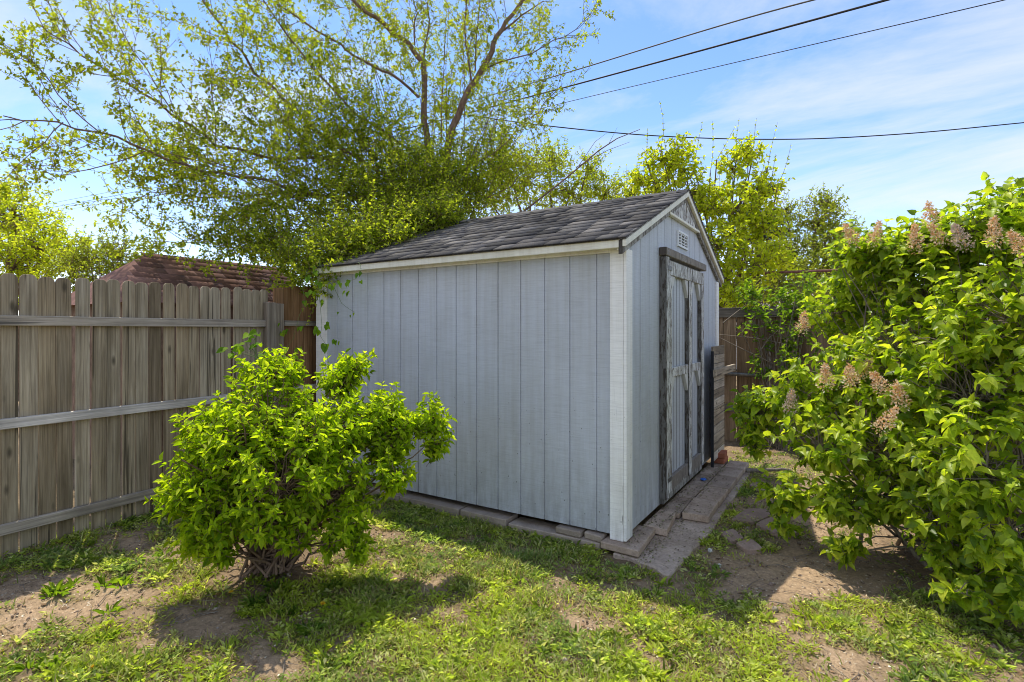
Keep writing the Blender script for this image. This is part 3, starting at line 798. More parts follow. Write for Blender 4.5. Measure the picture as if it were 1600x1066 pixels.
# ---------------------------------------------------------------- lilac on the left
PAL_LILAC = [(.28, .39, .015), (.42, .53, .025), (.13, .22, .01), (.55, .63, .05), (.35, .47, .02), (.20, .30, .012)]
pl = Plant()
LB = [((-1.77,-1.72,0.787), .25, 70), ((-1.77,-1.84,0.559), .19, 48), ((-1.54,-1.57,0.914), .30, 80), ((-1.27,-1.63,0.639), .28, 70), ((-1.56,-1.82,0.468), .20, 42),
      ((-1.27,-1.22,0.871), .19, 40), ((-1.19,-1.41,0.581), .24, 55), ((-1.17,-1.04,0.874), .17, 38), ((-1.1,-1.05,0.688), .15, 30), ((-1.45,-1.1,1.08), .13, 30), ((-1.38,-1.05,1.18), .09, 14), ((-1.61,-1.85,0.349), .13, 26), ((-1.52,-1.85,0.257), .08, 10), ((-1.7,-1.91,0.264), .09, 12), ((-1.17,-1.63,0.334), .08, 10), ((-0.974,-1.39,0.226), .09, 12), ((-1.06,-1.51,0.264), .06, 8), ((-0.987,-1.16,0.572), .13, 20), ((-1.82,-1.92,0.504), .12, 18),
      ((-1.61,-1.5,1.12), (.17, .17, .10), 26), ((-0.948,-0.842,0.846), .11, 18), ((-1.03,-0.954,0.795), .11, 18), ((-0.931,-0.831,0.666), .08, 12), ((-1,-1.41,0.331), .12, 16), ((-1.28,-1.7,0.451), .16, 26), ((-1.31,-1.48,0.779), .2, 40), ((-1.52,-1.73,0.695), .22, 46)]
shrub(pl, (-1.64,-1.48,0), [(np.array(c) + rv(.02), np.array(r) * RNG.uniform(.75, 1.12), int(n_ * 1.65)) for c, r, n_ in LB], .061, PAL_LILAC, .010, 6, .16, .2, .10, .07, .45, .4)
b0 = np.array((-1.7,-1.44,-0.03))
for k in range(17):
    s = b0 + np.array([RNG.normal() * .075, RNG.normal() * .06, 0]); a = RNG.uniform(0, 2 * PI)
    e = b0 + np.array([math.cos(a) * RNG.uniform(.25, .6), math.sin(a) * RNG.uniform(.25, .6), RNG.uniform(.4, .85)])
    pl.tube(wob(bez(s, (s + e) / 2 + UP * RNG.uniform(-.05, .14) + rv(.05), e, 8), .016), RNG.uniform(.004, .010) * (1.9 if k < 4 else 1), .004, 6)
li = thing('lilac_bush', 'rounded bright green lilac bush with bare stems in front of fence and shed', 'bush', tuple(b0))
pl.build_wood('stems', M['bark'], li); pl.build_leaves('foliage', M['leaf'], li, 'oval', .44)

# ---------------------------------------------------------------- big lilac on the right
PAL_BIG = [(.25, .34, .02), (.36, .46, .03), (.10, .17, .014), (.48, .56, .06), (.56, .60, .07), (.16, .25, .02)]
pl = Plant()
RB = [((2.04,0.987,1.86), .40, 60), ((2.07,0.411,1.52), .40, 55), ((1.7,1.01,1.7), .38, 62), ((1.45,1.2,1.8), .34, 46), ((1.22,1.29,1.58), .28, 34),
      ((1.57,0.691,1.23), .40, 60), ((1.83,0.38,1.11), .40, 60), ((1.27,0.857,1.08), .34, 46), ((0.987,0.912,0.976), .22, 26), ((0.689,0.96,0.81), .17, 24), ((0.676,0.893,0.581), .11, 12),
      ((1.13,0.649,0.675), .28, 34), ((1.5,0.526,0.737), .34, 46), ((1.82,0.136,0.744), .32, 40), ((0.892,0.615,0.288), .13, 13), ((0.897,0.559,0.112), .06, 5), ((1.27,0.502,0.321), .16, 18), ((1.23,0.352,0.105), .07, 8),
      ((1.5,0.526,0.431), .20, 22), ((1.68,0.287,0.383), .20, 22), ((1.93,0.088,0.519), .28, 30), ((2.24,0.518,1.12), .45, 40), ((2.47,1.14,1.85), .5, 40), ((2.12,0.915,2.12), .22, 26), ((1.79,0.472,1.39), .35, 40),
      ((1.14,0.533,0.329), .12, 10), ((1.75,0.861,1.96), .20, 24), ((1.52,0.895,1.95), .18, 20), ((1.29,0.987,1.94), .16, 18), ((1.9,0.661,2.02), .18, 20), ((1.9,0.188,0.227), .18, 16), ((1.71,0.242,0.195), .13, 12), ((1.98,0.121,0.083), .16, 12), ((1.74,0.028,0.106), .07, 5)]
big = np.array((1.95,1,-0.06))
shrub(pl, big, [(c, np.array(r) * .97, int(n_ * 1.75)) for c, r, n_ in RB], .072, PAL_BIG, .014, 5, .19, .40, .12, .16, .35, .3)
for pts, r in [([(2.07,0.528,0.626), (1.73,0.434,0.671), (1.59,0.463,0.825), (1.48,0.455,0.853), (1.45,0.496,0.737), (1.31,0.642,0.899)], .011),
               ([(1.93,0.321,0.183), (1.73,0.434,0.527), (1.56,0.443,0.646), (1.44,0.485,0.68)], .009), ([(1.85,0.153,0.194), (1.75,0.214,0.384), (1.61,0.357,0.527), (1.49,0.403,0.572)], .008)]:
    pl.tube(wob(pts, .006), r, r * .5, 6)
for k in range(18):
    s = big + np.array([RNG.normal() * .16, RNG.normal() * .16, 0]); e = s + np.array([RNG.uniform(-.5, .5), RNG.uniform(-.3, .6), RNG.uniform(.7, 1.3)])
    pl.tube(wob(bez(s, (s + e) / 2 + rv(.06), e, 8), .015), RNG.uniform(.008, .02), .004, 6)
lr = thing('flowering_lilac', 'large glossy lilac on the right with fading orange brown blossom clusters', 'bush', tuple(big))
pl.build_wood('stems', M['bark_grey'], lr); pl.build_leaves('foliage', M['leaf_gloss'], lr, 'heart', .66)
PAL_FL = [(.76, .46, .22), (.84, .68, .48), (.68, .36, .14), (.86, .76, .62), (.80, .58, .32)]
for p in [(1.27,0.793,2.06), (1.41,0.824,2.06), (1.6,0.592,1.98), (1.71,0.659,2), (1.68,0.696,2.13), (1.79,0.472,1.95), (1.93,0.445,1.96), (1.99,0.243,1.86), (0.932,0.641,0.947), (1.14,0.417,1.14),
          (1.27,0.502,1.14), (1.41,0.348,1.12), (1.5,0.29,1.06), (0.994,0.798,1.48), (1.34,0.664,1.18), (1.44,0.135,0.938)]:
    q = Plant(); p = np.array(p); p = p + unit(np.array([1.264, -3.407, 1.402]) - p) * .16; ax = unit(np.array([RNG.normal() * .3, RNG.normal() * .3, 1]))
    grey = RNG.random() < .3
    p = p - UP * .02
    for k in range(360):
        t = RNG.random() ** 1.3; rad = .050 * (1 - t * .8); d = unit(rv()); pos = p + ax * (t * .12 - .05) + d * rad * RNG.random() ** .4
        c = pick(PAL_FL) if not grey else pick([(.48, .38, .31), (.6, .48, .40)])
        q.leaf(pos, d + ax * .3, rv(), .012 * RNG.uniform(.6, 1.4), c)
    for k in range(26): q.leaf(p + ax * (.0055 * k - .06), rv() + ax * .8, rv(), .018, pick(PAL_FL))
    q.build_leaves('blossom_cluster', M['flower'], lr, 'small', .6)

# ---------------------------------------------------------------- the elm over the shed
PAL_ELM = [(.27, .32, .03), (.35, .40, .04), (.19, .235, .025), (.43, .46, .06)]
PAL_ELM_D = [(.10, .155, .016), (.19, .255, .022), (.30, .36, .032), (.44, .48, .05)]
pl = Plant()
def grow(p, d, L, r, lvl, pal, leafL=.042, up=.05, wig=.10, kids=(6, 5), sides=4, dens=1.0):
    p = np.array(p, float); d = unit(np.array(d, float)); n = 6
    pts = [p]; dd = d
    for k in range(n):
        dd = unit(dd + rv(wig) + UP * up); pts.append(pts[-1] + dd * L / n)
    pts = np.array(pts); pl.tube(pts, r, max(r * .3, .0018), sides)
    kids_along(pts, L, r, lvl, pal, leafL, up, wig, kids, dens)
def kids_along(pts, L, r, lvl, pal, leafL, up, wig, kids, dens=1.0, t0=.2):
    pts = np.array(pts, float); n = len(pts) - 1
    seg = np.linalg.norm(np.diff(pts, axis=0), axis=1); cum = np.concatenate([[0], np.cumsum(seg)]) / seg.sum()
    def at_(t):
        k = min(int(np.searchsorted(cum, t, 'right')) - 1, n - 1); f = (t - cum[k]) / (cum[k + 1] - cum[k] + 1e-9)
        return pts[k] * (1 - f) + pts[k + 1] * f, unit(pts[k + 1] - pts[k])
    if lvl > 0:
        m = max(2, int(kids[0] * 1.7 * RNG.uniform(.75, 1.25)))
        for k in range(m):
            t = t0 + (1 - t0) * (k + RNG.random()) / m; q, dd = at_(min(t, .999))
            side = unit(np.cross(dd, rv()))
            nd = unit(dd * .75 + side * RNG.uniform(.45, .95) + UP * .12)
            grow(q, nd, L * RNG.uniform(.25, .5) * (1.15 - .5 * t), max(r * .42, .0024), lvl - 1, pal, leafL, up, wig, kids[1:] or (4,), 3, dens)
    m = int(L * 29 * dens) if lvl <= 1 else int(L * 6 * dens)
    for k in range(m):
        t = RNG.uniform(.15 if lvl == 0 else .35, 1); q, dd = at_(min(t, .999))
        cl = int(RNG.integers(1, 4))
        for c in range(cl):
            side = unit(np.cross(dd, rv()))
            pl.leaf(q + rv(.014), dd * .4 + side - UP * RNG.uniform(-.2, .6), UP + rv(.6), leafL * RNG.uniform(.6, 1.25), pick(pal))
trunk0 = np.array([-3.42, 2.2, -.05])
pl.tube([trunk0, (-3.44, 2.2, 1.2), (-3.40, 2.18, 2.4), (-3.38,2.17,3.27)], .11, .08, 10)
LIMBS = [  # (points, r0, r1, length scale, kids, density)
    ([(-3.38,2.17,3.27), (-3.54,2.07,3.87), (-3.58,2.05,4.35), (-3.56,2,4.97), (-3.68,1.87,5.2), (-3.89,1.62,5.4), (-4.1,1.43,5.58), (-4.38,1.19,5.92)], .085, .03, (9, 6), 1.0),
    ([(-3.38,2.17,3.27), (-3.27,2.25,4.09), (-3.08,2.42,4.67), (-2.88,2.55,5.09), (-2.78,2.61,5.37), (-2.63,2.77,5.74), (-2.26,3,6.18)], .09, .035, (9, 6), 1.0),
    ([(-3.64,2.01,4.54), (-3.89,1.74,4.82), (-4.17,1.44,4.96), (-4.3,1.24,5.09), (-4.57,0.953,5.28), (-4.89,0.632,5.55)], .04, .016, (8, 6), 1.0),
    ([(-2.88,2.55,4.97), (-2.26,2.65,5.04), (-1.78,2.71,5.16), (-1.4,2.84,5.43)], .02, .004, (6, 4), .8),
    ([(-2.79,2.61,5.37), (-2.47,2.75,5.64), (-2.17,2.82,5.78)], .03, .01, (5, 4), .7),
    ([(-3.04,2.39,4.74), (-3.04,2.27,5.2), (-2.99,2.19,5.98)], .028, .012, (7, 4), .7),
    ([(-3.03,2.46,4.93), (-3.02,2.52,5.57), (-2.99,2.54,6.27)], .022, .01, (7, 4), .7),
    ([(-3.55,2.01,5.05), (-3.45,2.02,5.54), (-3.41,1.92,5.98)], .022, .01, (7, 4), .7),
    ([(-3.62,1.91,5.2), (-3.54,1.84,5.56), (-3.61,1.8,5.98)], .02, .01, (7, 4), .7),
    ([(-3.61,1.8,3.22), (-3.86,1.16,3.03), (-4.12,0.528,3), (-4.28,0.074,3.11), (-4.45,-0.389,3.07), (-4.62,-0.856,3.19), (-4.76,-1.18,3.29), (-4.88,-1.49,3.31), (-5.03,-1.82,3.29)], .05, .008, (16, 6), 1.0),
    ([(-3.61,1.8,3.13), (-4.13,0.993,3.51), (-4.37,0.37,3.41), (-4.63,-0.152,3.43), (-4.73,-0.568,3.69), (-4.9,-0.911,3.9), (-5.04,-1.24,4.07), (-5.13,-1.53,4.25)], .045, .007, (15, 6), 1.0),
    ([(-3.54,1.84,3.22), (-4.2,0.951,3.75), (-4.49,0.533,4.21), (-4.56,0.251,4.41), (-4.61,-0.021,4.67), (-4.75,-0.228,5.02), (-4.77,-0.356,5.27)], .045, .012, (14, 6), 1.0),
    ([(-4.76,-1.18,3.27), (-4.9,-1.38,3.48), (-5.02,-1.58,3.8), (-5.15,-1.78,3.91)], .013, .004, (7, 4), .9),
    ([(-3.86,1.16,3.03), (-4.33,0.511,3.04), (-4.86,-0.174,2.89), (-5.12,-0.578,2.91), (-5.24,-0.891,2.72)], .022, .005, (11, 5), .9),
    ([(-4.65,-0.164,3.39), (-4.56,-0.226,3.95), (-4.51,-0.314,4.45)], .012, .004, (5, 3), .7),
    ([(-3.67,1.4,2.98), (-3.88,0.793,3.11), (-4.28,0.074,2.79), (-4.49,-0.299,2.47), (-4.67,-0.533,2.32)], .018, .004, (10, 5), 1.0),
    ([(-3.53,1.96,3.67), (-4.02,1.3,4.14), (-4.33,0.867,4.62), (-4.64,0.553,5.19), (-4.75,0.369,5.59)], .035, .012, (10, 6), 1.0),
    ([(-3.31,2.22,3.44), (-2.69,2.38,3.72), (-2.14,2.6,4.22), (-1.81,2.69,4.55)], .018, .004, (7, 4), .8),
    ([(-3.16,2.31,3.01), (-2.58,2.68,3.35), (-2.29,2.87,3.79), (-2.21,2.91,4.13)], .014, .004, (6, 4), .8),
    ([(-4.83,-1.46,3.31), (-4.94,-1.65,2.99), (-5.15,-1.9,2.62)], .01, .003, (5, 3), .6),
    ([(-4.62,-0.856,3.19), (-4.87,-1.25,2.92), (-5.15,-1.54,2.94), (-5.42,-1.83,3.05)], .011, .003, (7, 4), .8),
    ([(-4.73,-0.568,3.69), (-4.96,-0.83,4.28), (-5.06,-1.01,4.61), (-5.17,-1.08,4.94)], .013, .004, (7, 4), .8),
    ([(-5.04,-1.24,4.07), (-5.12,-1.41,4.25), (-5.1,-1.51,4.55)], .01, .003, (4, 3), .7),
]
for pts, r0, r1, kids, dens in LIMBS:
    pts = np.array(pts, float)
    L = np.linalg.norm(np.diff(pts, axis=0), axis=1).sum()
    t = np.linspace(0, 1, len(pts)); tt = np.linspace(0, 1, len(pts) * 3 - 2)
    fine = np.stack([np.interp(tt, t, pts[:, k]) for k in range(3)], -1); fine[1:-1] += RNG.normal(size=(len(fine) - 2, 3)) * .012
    pl.tube(fine, r0 * (.58 if r0 > .08 else .5), r1 * .62, 7)
    kids_along(fine, min(L, 2.6), min(r0 * .45, .012), 2, PAL_ELM, .042, .03, .12, kids, dens, .12)
# dense suckers and water shoots low in the crown, over the shed roof and the fence corner
MASS = [((-3.33,1.5,2.96), .60, 120), ((-3.55,0.885,2.79), .50, 100), ((-3.25,2.02,3.3), .50, 80), ((-3.74,1.47,3.49), .60, 70), ((-3.93,0.647,3.01), .5, 48), ((-3.26,0.362,2.25), (.42, .35, .22), 75), ((-2.91,1.05,2.6), (.35, .3, .14), 50),
        ((-3.77,0.274,2.56), .38, 34), ((-4.09,-0.044,2.54), (.4, .35, .25), 22), ((-4.43,-0.263,2.67), (.4, .3, .25), 18), ((-2.6,1.13,2.61), (.25, .25, .10), 60), ((-3.26,1.54,3.19), .45, 80), ((-3.04,2.15,3.22), .35, 60), ((-2.73,0.576,2.33), (.3, .22, .08), 30), ((-2.85,0.262,2.17), (.3, .2, .09), 34), ((-3.1,2.59,3.72), .45, 50), ((-3.82,2.85,4.43), .55, 50), ((-4.04,1.76,4.13), .5, 56), ((-3.01,-0.072,1.93), (.16, .14, .16), 26),
        ((-4.41,2,5.1), .6, 34), ((-3.88,2.92,5.34), .6, 36), ((-3.25,3.21,4.82), .5, 34), ((-4.28,1.02,4.5), .6, 45), ((-2.48,2.86,5.13), .45, 28), ((-4.64,1.85,5.83), .7, 34), ((-3.88,2.92,6.22), .7, 34), ((-3.03,3.22,4.4), .45, 30), ((-4.56,0.251,3.75), .5, 30), ((-4.62,0.451,4.75), .6, 34), ((-4.65,-0.282,3.25), .4, 24),
        ((-4.74,-0.689,3.09), .4, 18), ((-3.25,-0.106,1.88), (.2, .2, .12), 18), ((-3.07,0.126,2.11), (.25, .2, .14), 30), ((-3.9,-0.162,2.25), (.3, .2, .10), 20), ((-3.44,-0.111,2.06), (.2, .2, .10), 20), ((-4.45,-0.389,2.33), (.25, .2, .09), 12), ((-5.23,-0.53,2.28), (.25, .2, .12), 12), ((-4.07,-0.268,2.22), (.25, .2, .07), 14), ((-3.59,-0.083,2.12), (.2, .2, .09), 16), ((-2.36,2.82,4.39), .35, 20),
        ((-2.89,2.84,3.62), .45, 40), ((-3.93,1.12,3.67), .55, 60), ((-3.79,-0.092,2.3), (.3, .25, .14), 26), ((-4.31,0.76,3.63), .5, 40), ((-2.92,0.577,2.38), (.3, .25, .12), 40)]
for c, r, n_ in MASS:
    c = np.array(c); rr = np.array(r) if np.ndim(r) else np.array([r] * 3)
    for k in range(int(n_ * (2.9 if n_ >= 60 else 2.3) if c[2] < 3.9 else n_ * 2.0)):
        d = unit(rv()); p = c + d * rr * RNG.random() ** .45
        ax = unit(d * .5 + UP * .45 + rv(.5))
        shoot(pl, p, ax, RNG.uniform(.18, .45), 10, .047, PAL_ELM_D, .0025, .2, 2, .05, .9)
    for k in range(n_ // 8):
        h = np.array([-3.3, 2.0, 1.9]) + rv(.15); p = c + rv(.3) * rr
        pl.tube(wob(bez(h, (h + p) / 2 + UP * .4, p, 8), .02), .009, .003, 4)
# long dead looking branch reaching right above the ridge
for pts, r in [([(-2.69,2.85,2.92), (-2.04,3.14,3.45), (-1.63,3.4,3.86), (-1.38,3.44,3.99), (-1.12,3.6,4.11)], .014), ([(-1.89,3.23,3.63), (-1.49,3.37,3.83), (-1.2,3.44,3.91)], .006),
               ([(-1.86,3.26,3.66), (-1.67,3.37,3.98), (-1.54,3.46,4.1)], .005), ([(-1.5,3.42,3.92), (-1.38,3.44,4.14)], .004)]:
    pl.tube(pts, r, r * .3, 5)
elm = thing('elm_tree', 'sprawling elm with sparse spring leaves arching over the shed roof and fence', 'tree', tuple(trunk0))
pl.build_wood('trunk', M['bark'], elm); pl.build_leaves('crown', M['leaf_soft'], elm, 'small', .6)

# vine hanging at the fence and shed corner
PAL_VINE = [(.17, .29, .02), (.24, .36, .03), (.11, .22, .02)]
pl = Plant()
for pts in [[(-2.8,-0.25,2.05), (-2.69,-0.2,1.9), (-2.72,-0.15,1.67), (-2.69,-0.12,1.57), (-2.49,-0.1,1.57)], [(-2.89,-0.3,1.96), (-2.91,-0.3,1.67), (-2.92,-0.35,1.38), (-3.05,-0.45,1.2)],
            [(-2.84,-0.2,2.09), (-2.82,-0.25,1.67), (-2.8,-0.25,1.38), (-2.75,-0.2,1.22)], [(-2.38,-0.16,2), (-2.26,-0.16,1.91), (-2.5,-0.16,1.85)]]:
    pl.tube(wob(bez(pts[0], pts[len(pts) // 2], pts[-1], 8), .01), .0025, .0012, 4)
for px_, L_ in [((-2.77,-0.2,1.26), .075), ((-2.65,-0.18,1.31), .05), ((-2.81,-0.25,1.43), .06), ((-2.71,-0.22,1.45), .05), ((-2.83,-0.3,1.76), .05), ((-2.91,-0.3,1.67), .05), ((-3.03,-0.4,1.41), .05), ((-3.12,-0.4,1.38), .05), ((-2.92,-0.35,1.43), .05),
                ((-2.78,-0.25,1.84), .055), ((-2.69,-0.18,1.79), .05), ((-2.56,-0.15,1.75), .05), ((-2.52,-0.15,1.84), .05), ((-2.39,-0.15,1.9), .05), ((-2.85,-0.3,1.9), .05), ((-2.74,-0.25,1.67), .045), ((-2.79,-0.28,1.93), .05), ((-2.58,-0.2,1.84), .05),
                ((-2.5,-0.1,1.56), .03), ((-2.69,-0.12,1.57), .025), ((-2.55,-0.1,1.54), .03), ((-3.15,-0.45,1.22), .05), ((-2.89,-0.4,1.24), .045)]:
    for k in range(3 if L_ >= .045 else 1):
        pl.leaf(np.array(px_) + rv(.02 if k else .0), np.array([RNG.normal() * .5, -.3, -.8]), np.array([.3, -1, .5]) + rv(.3), L_ * RNG.uniform(.8, 1.1), pick(PAL_VINE))
vn = thing('climbing_vine', 'thin vine with heart shaped leaves hanging at the shed and fence corner', 'vine', (-3.05, -.25, 1.9))
pl.build_wood('stem', M['stem'], vn); pl.build_leaves('foliage', M['leaf'], vn, 'heart', .85)
pl = Plant()
vb = np.array((-1.75,-1.41,1.15))
pts = [vb - UP * .3, (-1.82,-1.45,1.23), (-1.88,-1.49,1.31), (-1.82,-1.45,1.38)]
pl.tube(wob(bez(*[np.array(p) for p in (pts[0], pts[2], pts[3])], 8), .008), .003, .0015, 4)
for p in [(-1.99,-1.55,1.28), (-1.92,-1.54,1.25), (-1.93,-1.52,1.3), (-1.89,-1.49,1.34), (-1.86,-1.48,1.37), (-1.82,-1.45,1.39), (-1.88,-1.51,1.28), (-1.83,-1.46,1.31), (-1.8,-1.44,1.26)]:
    p = np.array(p); pl.tube([p, p * .5 + np.array(pts[2]) * .5 - UP * .02, np.array(pts[1])], .0012, .0012, 3)
    for k in range(2): pl.leaf(p + rv(.008), np.array([RNG.normal(), -.6, -.2]), np.array([.3, -.8, .8]) + rv(.3), .05, pick(PAL_VINE))
vn = thing('vine_sprig', 'pale round leaved vine sprig sticking up above the left lilac', 'vine', tuple(vb - UP * .3))
pl.build_wood('stem', M['stem'], vn); pl.build_leaves('foliage', M['leaf_soft'], vn, 'heart', .95)

# ---------------------------------------------------------------- trees beyond the fences
def tree(name, label, base, blobs, L, pal, mat='leaf_soft', trunk_r=.1, nodes=6, slen=.4, kind='oval', W=.6, fork=.4, cat='tree', shoots=(), whorl=2):
    pl = Plant(); base = np.array(base, float); base[2] = -.05
    cen = np.mean([np.array(b[0]) for b in blobs], 0)
    fk = base * (1 - fork) + cen * fork; fk[:2] = base[:2] + (cen[:2] - base[:2]) * .25
    pl.tube(wob(np.linspace(base, fk, 6), .03), trunk_r, trunk_r * .7, 8)
    for c, r, n_ in blobs:
        c = np.array(c); rr = np.array(r) if np.ndim(r) else np.array([r] * 3)
        pl.tube(wob(bez(fk, (fk + c) / 2 + UP * .25, c, 8), .04), trunk_r * .5, trunk_r * .12, 5)
        for k in range(int(n_ * 1.7)):
            d = unit(rv()); p = c + d * rr * 1.08 * RNG.random() ** .5
            ax = unit(d * .7 + UP * .4 + rv(.4))
            if k % 5 == 0: pl.tube(wob(bez(c, (c + p) / 2 + UP * .1, p, 5), .02), trunk_r * .12, .004, 3)
            shoot(pl, p - ax * slen * .4, ax, slen * RNG.uniform(.6, 1.3), nodes, L, pal, .005, .2, whorl)
    for a, b in shoots:
        a = np.array(a); b = np.array(b)
        shoot(pl, a, b - a, np.linalg.norm(b - a), 9, L * .62, pal, .005, .0, 2, .05, .7)
        pl.tube([fk, (fk + a) / 2 + rv(.08), a], trunk_r * .3, .009, 4)
    t = thing(name, label, cat, tuple(base))
    pl.build_wood('trunk', M['bark'], t); pl.build_leaves('crown', M[mat], t, kind, W)
YG = [(.40, .46, .03), (.50, .55, .045), (.28, .35, .025), (.58, .60, .07)]
OL = [(.22, .27, .04), (.30, .35, .05), (.38, .42, .08), (.16, .20, .03)]
tree('yard_tree', 'sunlit yellow green tree far left beyond the picket fence', (-13.19,0.481,1.88), [((-13.30,0.411,3.73), .8, 120), ((-12.21,0.506,2.99), .7, 100), ((-14.19,-0.152,3.46), .9, 80), ((-12.97,1.21,3.08), .5, 60), ((-11.97,0.064,2.56), .6, 70), ((-13.52,0.27,4.32), .35, 30)], .09, YG, slen=.4)
tree('small_tree', 'low olive green tree between the far left tree and the red roof', (-10.01,0.71,1.59), [((-10.16,0.619,2.61), .40, 60), ((-9.72,0.892,2.75), .35, 50), ((-10.40,0.467,2.39), .35, 40), ((-9.68,0.683,2.25), .4, 50), ((-9.64,1.06,2.51), .25, 26)], .06, [(.19, .23, .033), (.25, .29, .043), (.32, .36, .05)], slen=.28, trunk_r=.06)
tree('alley_tree', 'airy light green tree showing above the shed ridge behind the elm', (-4.41,7.2,2.79), [((-4.9,6.89,4.73), .75, 110), ((-4.05,7.43,4.51), .65, 100), ((-3.53,8.23,4.62), .5, 70), ((-5.05,6.21,5), .7, 80), ((-2.72,7.68,4.32), .4, 44), ((-4.41,7.2,5.23), .45, 50), ((-3.68,7.66,5.02), .35, 30), ((-5.34,6.02,4.25), .6, 70)], .075, [(.33, .39, .038), (.43, .48, .055), (.25, .30, .032)], slen=.4)
tree('maple_sapling', 'bright yellow green young tree with upright shoots just right of the shed gable', (-0.412,5.47,1.57),
     [((-1.25,5.06,4.12), .26, 26), ((-1.34,5,3.66), .30, 32), ((-0.991,5.22,3.91), .24, 20), ((-0.224,5.47,3.26), .42, 70), ((-0.413,5,2.61), .40, 66), ((0.088,5.19,2.31), .36, 40), ((0.099,5.79,3.58), .34, 40), ((-0.303,5.66,3.96), .26, 26), ((-0.213,4.88,1.98), .25, 26), ((-0.582,5.36,3.38), .34, 46), ((0.126,5.57,2.94), .34, 44), ((-0.795,5.23,3.58), .28, 34), ((-0.021,4.77,1.82), .25, 26), ((0.334,5.7,2.55), .28, 30), ((-1.03,5.19,4.22), .22, 20), ((-0.088,5.79,4.22), .24, 22), ((-1.58,4.96,3.79), .2, 16)],
     .085, YG, trunk_r=.05, slen=.26, nodes=4, W=.7, shoots=[((-1.27,5.04,4.27), (-1.29,5.03,5.05)), ((-0.819,5.33,4.01), (-0.707,5.4,4.73)), ((-0.604,5.46,3.91), (-0.578,5.48,4.73)), ((-0.26,5.68,4.12), (-0.217,5.71,4.78)), ((-0.044,5.82,4.12), (0.016,5.86,4.78)), ((0.184,5.84,3.98), (0.311,5.92,4.67)), ((0.311,5.92,3.68), (0.49,6.04,4.34)), ((-1.47,4.92,4.12), (-1.45,4.93,4.62)), ((-0.518,5.52,4.12), (-0.26,5.68,4.67))])
tree('leafy_tree', 'mid green rounded tree right of the pine beyond the back fence', (0.511,10.31,1.93), [((0.632,10.38,3.79), .62, 120), ((0.146,10.08,3.08), .55, 90), ((1.12,10.69,3.44), .42, 70), ((0.484,9.7,2.46), .5, 70), ((0.004,10.22,4.13), .28, 26), ((0.936,10.58,2.65), .5, 60), ((0.875,10.54,4.23), .3, 30), ((0.339,8.43,2.09), .4, 46), ((0.871,8.76,1.99), .4, 46), ((-0.262,8.64,2.21), .3, 30), ((0.126,8.29,2.55), .4, 60), ((1.3,9.62,2.67), .45, 60), ((0.833,9.92,3.08), .5, 70)], .07, OL, slen=.35, trunk_r=.09)
# pine behind
pl = Plant(); pc = np.array((-0.82,11.83,1.34)); pc[2] = -.05; top = np.array((-0.749,11.88,5.2))
pl.tube([pc, top], .14, .03, 8)
for k in range(150):
    t = RNG.uniform(.2, 1); c0 = pc * (1 - t) + top * t; a = RNG.uniform(0, 2 * PI); R_ = (1.5 - 1.0 * t) * RNG.uniform(.6, 1)
    e = c0 + np.array([math.cos(a) * R_, math.sin(a) * R_, .12 * R_]); pl.tube([c0, (c0 + e) / 2 - UP * .04, e], .02, .006, 4)
    for j in range(5):
        q = c0 + (e - c0) * RNG.uniform(.45, 1.05)
        for m_ in range(26): pl.leaf(q + rv(.03), unit(rv()) + unit(e - c0) * .5, rv(), RNG.uniform(.09, .14), pick([(.06, .075, .045), (.085, .10, .06), (.045, .055, .035)]))
pt = thing('pine_tree', 'dark needled pine partly hidden behind the bright young tree', 'tree', tuple(pc))
pl.build_wood('trunk', M['bark'], pt); pl.build_leaves('crown', M['needle'], pt, 'small', .09)
# growth in front of the back fence
pl = Plant()
sb = np.array((0.515,3.92,0.031)); sb[2] = -.08
shrub(pl, sb, [((0.252,4,1.54), .26, 16), ((0.616,3.99,1.37), .3, 26), ((0.321,4.04,0.966), .22, 10), ((0.765,3.85,0.992), .3, 24), ((0.116,4.15,1.79), .18, 10), ((0.716,4.05,1.69), .22, 16), ((0.7,3.81,0.455), .25, 16), ((0.562,4.19,1.78), .2, 18), ((0.222,4.21,1.96), .16, 12), ((0.783,4.09,1.93), .2, 18)], .075, [(.10, .19, .025), (.16, .26, .03), (.23, .33, .04)], .01, 4, .2, .2, .2, .1, .3)
for pts in [[(0.883,4.16,0.742), (0.402,3.97,1.01), (0.045,3.87,1.19), (-0.169,3.85,1.31)], [(0.674,4.14,1.21), (0.252,4,1.31), (-0.148,3.86,1.35)], [(0.334,3.93,1.17), (0.402,3.97,1.29), (0.504,4.04,1.41)], [(-0.113,3.88,1.5), (0.027,3.97,1.62), (0.186,4.19,1.79)]]:
    pl.tube(wob(pts, .01), .008, .004, 4)
st = thing('fence_sapling', 'thin sapling with bare twigs growing in front of the dark back fence', 'plant', tuple(sb))
pl.build_wood('stems', M['bark_grey'], st); pl.build_leaves('foliage', M['leaf'], st, 'oval', .6)

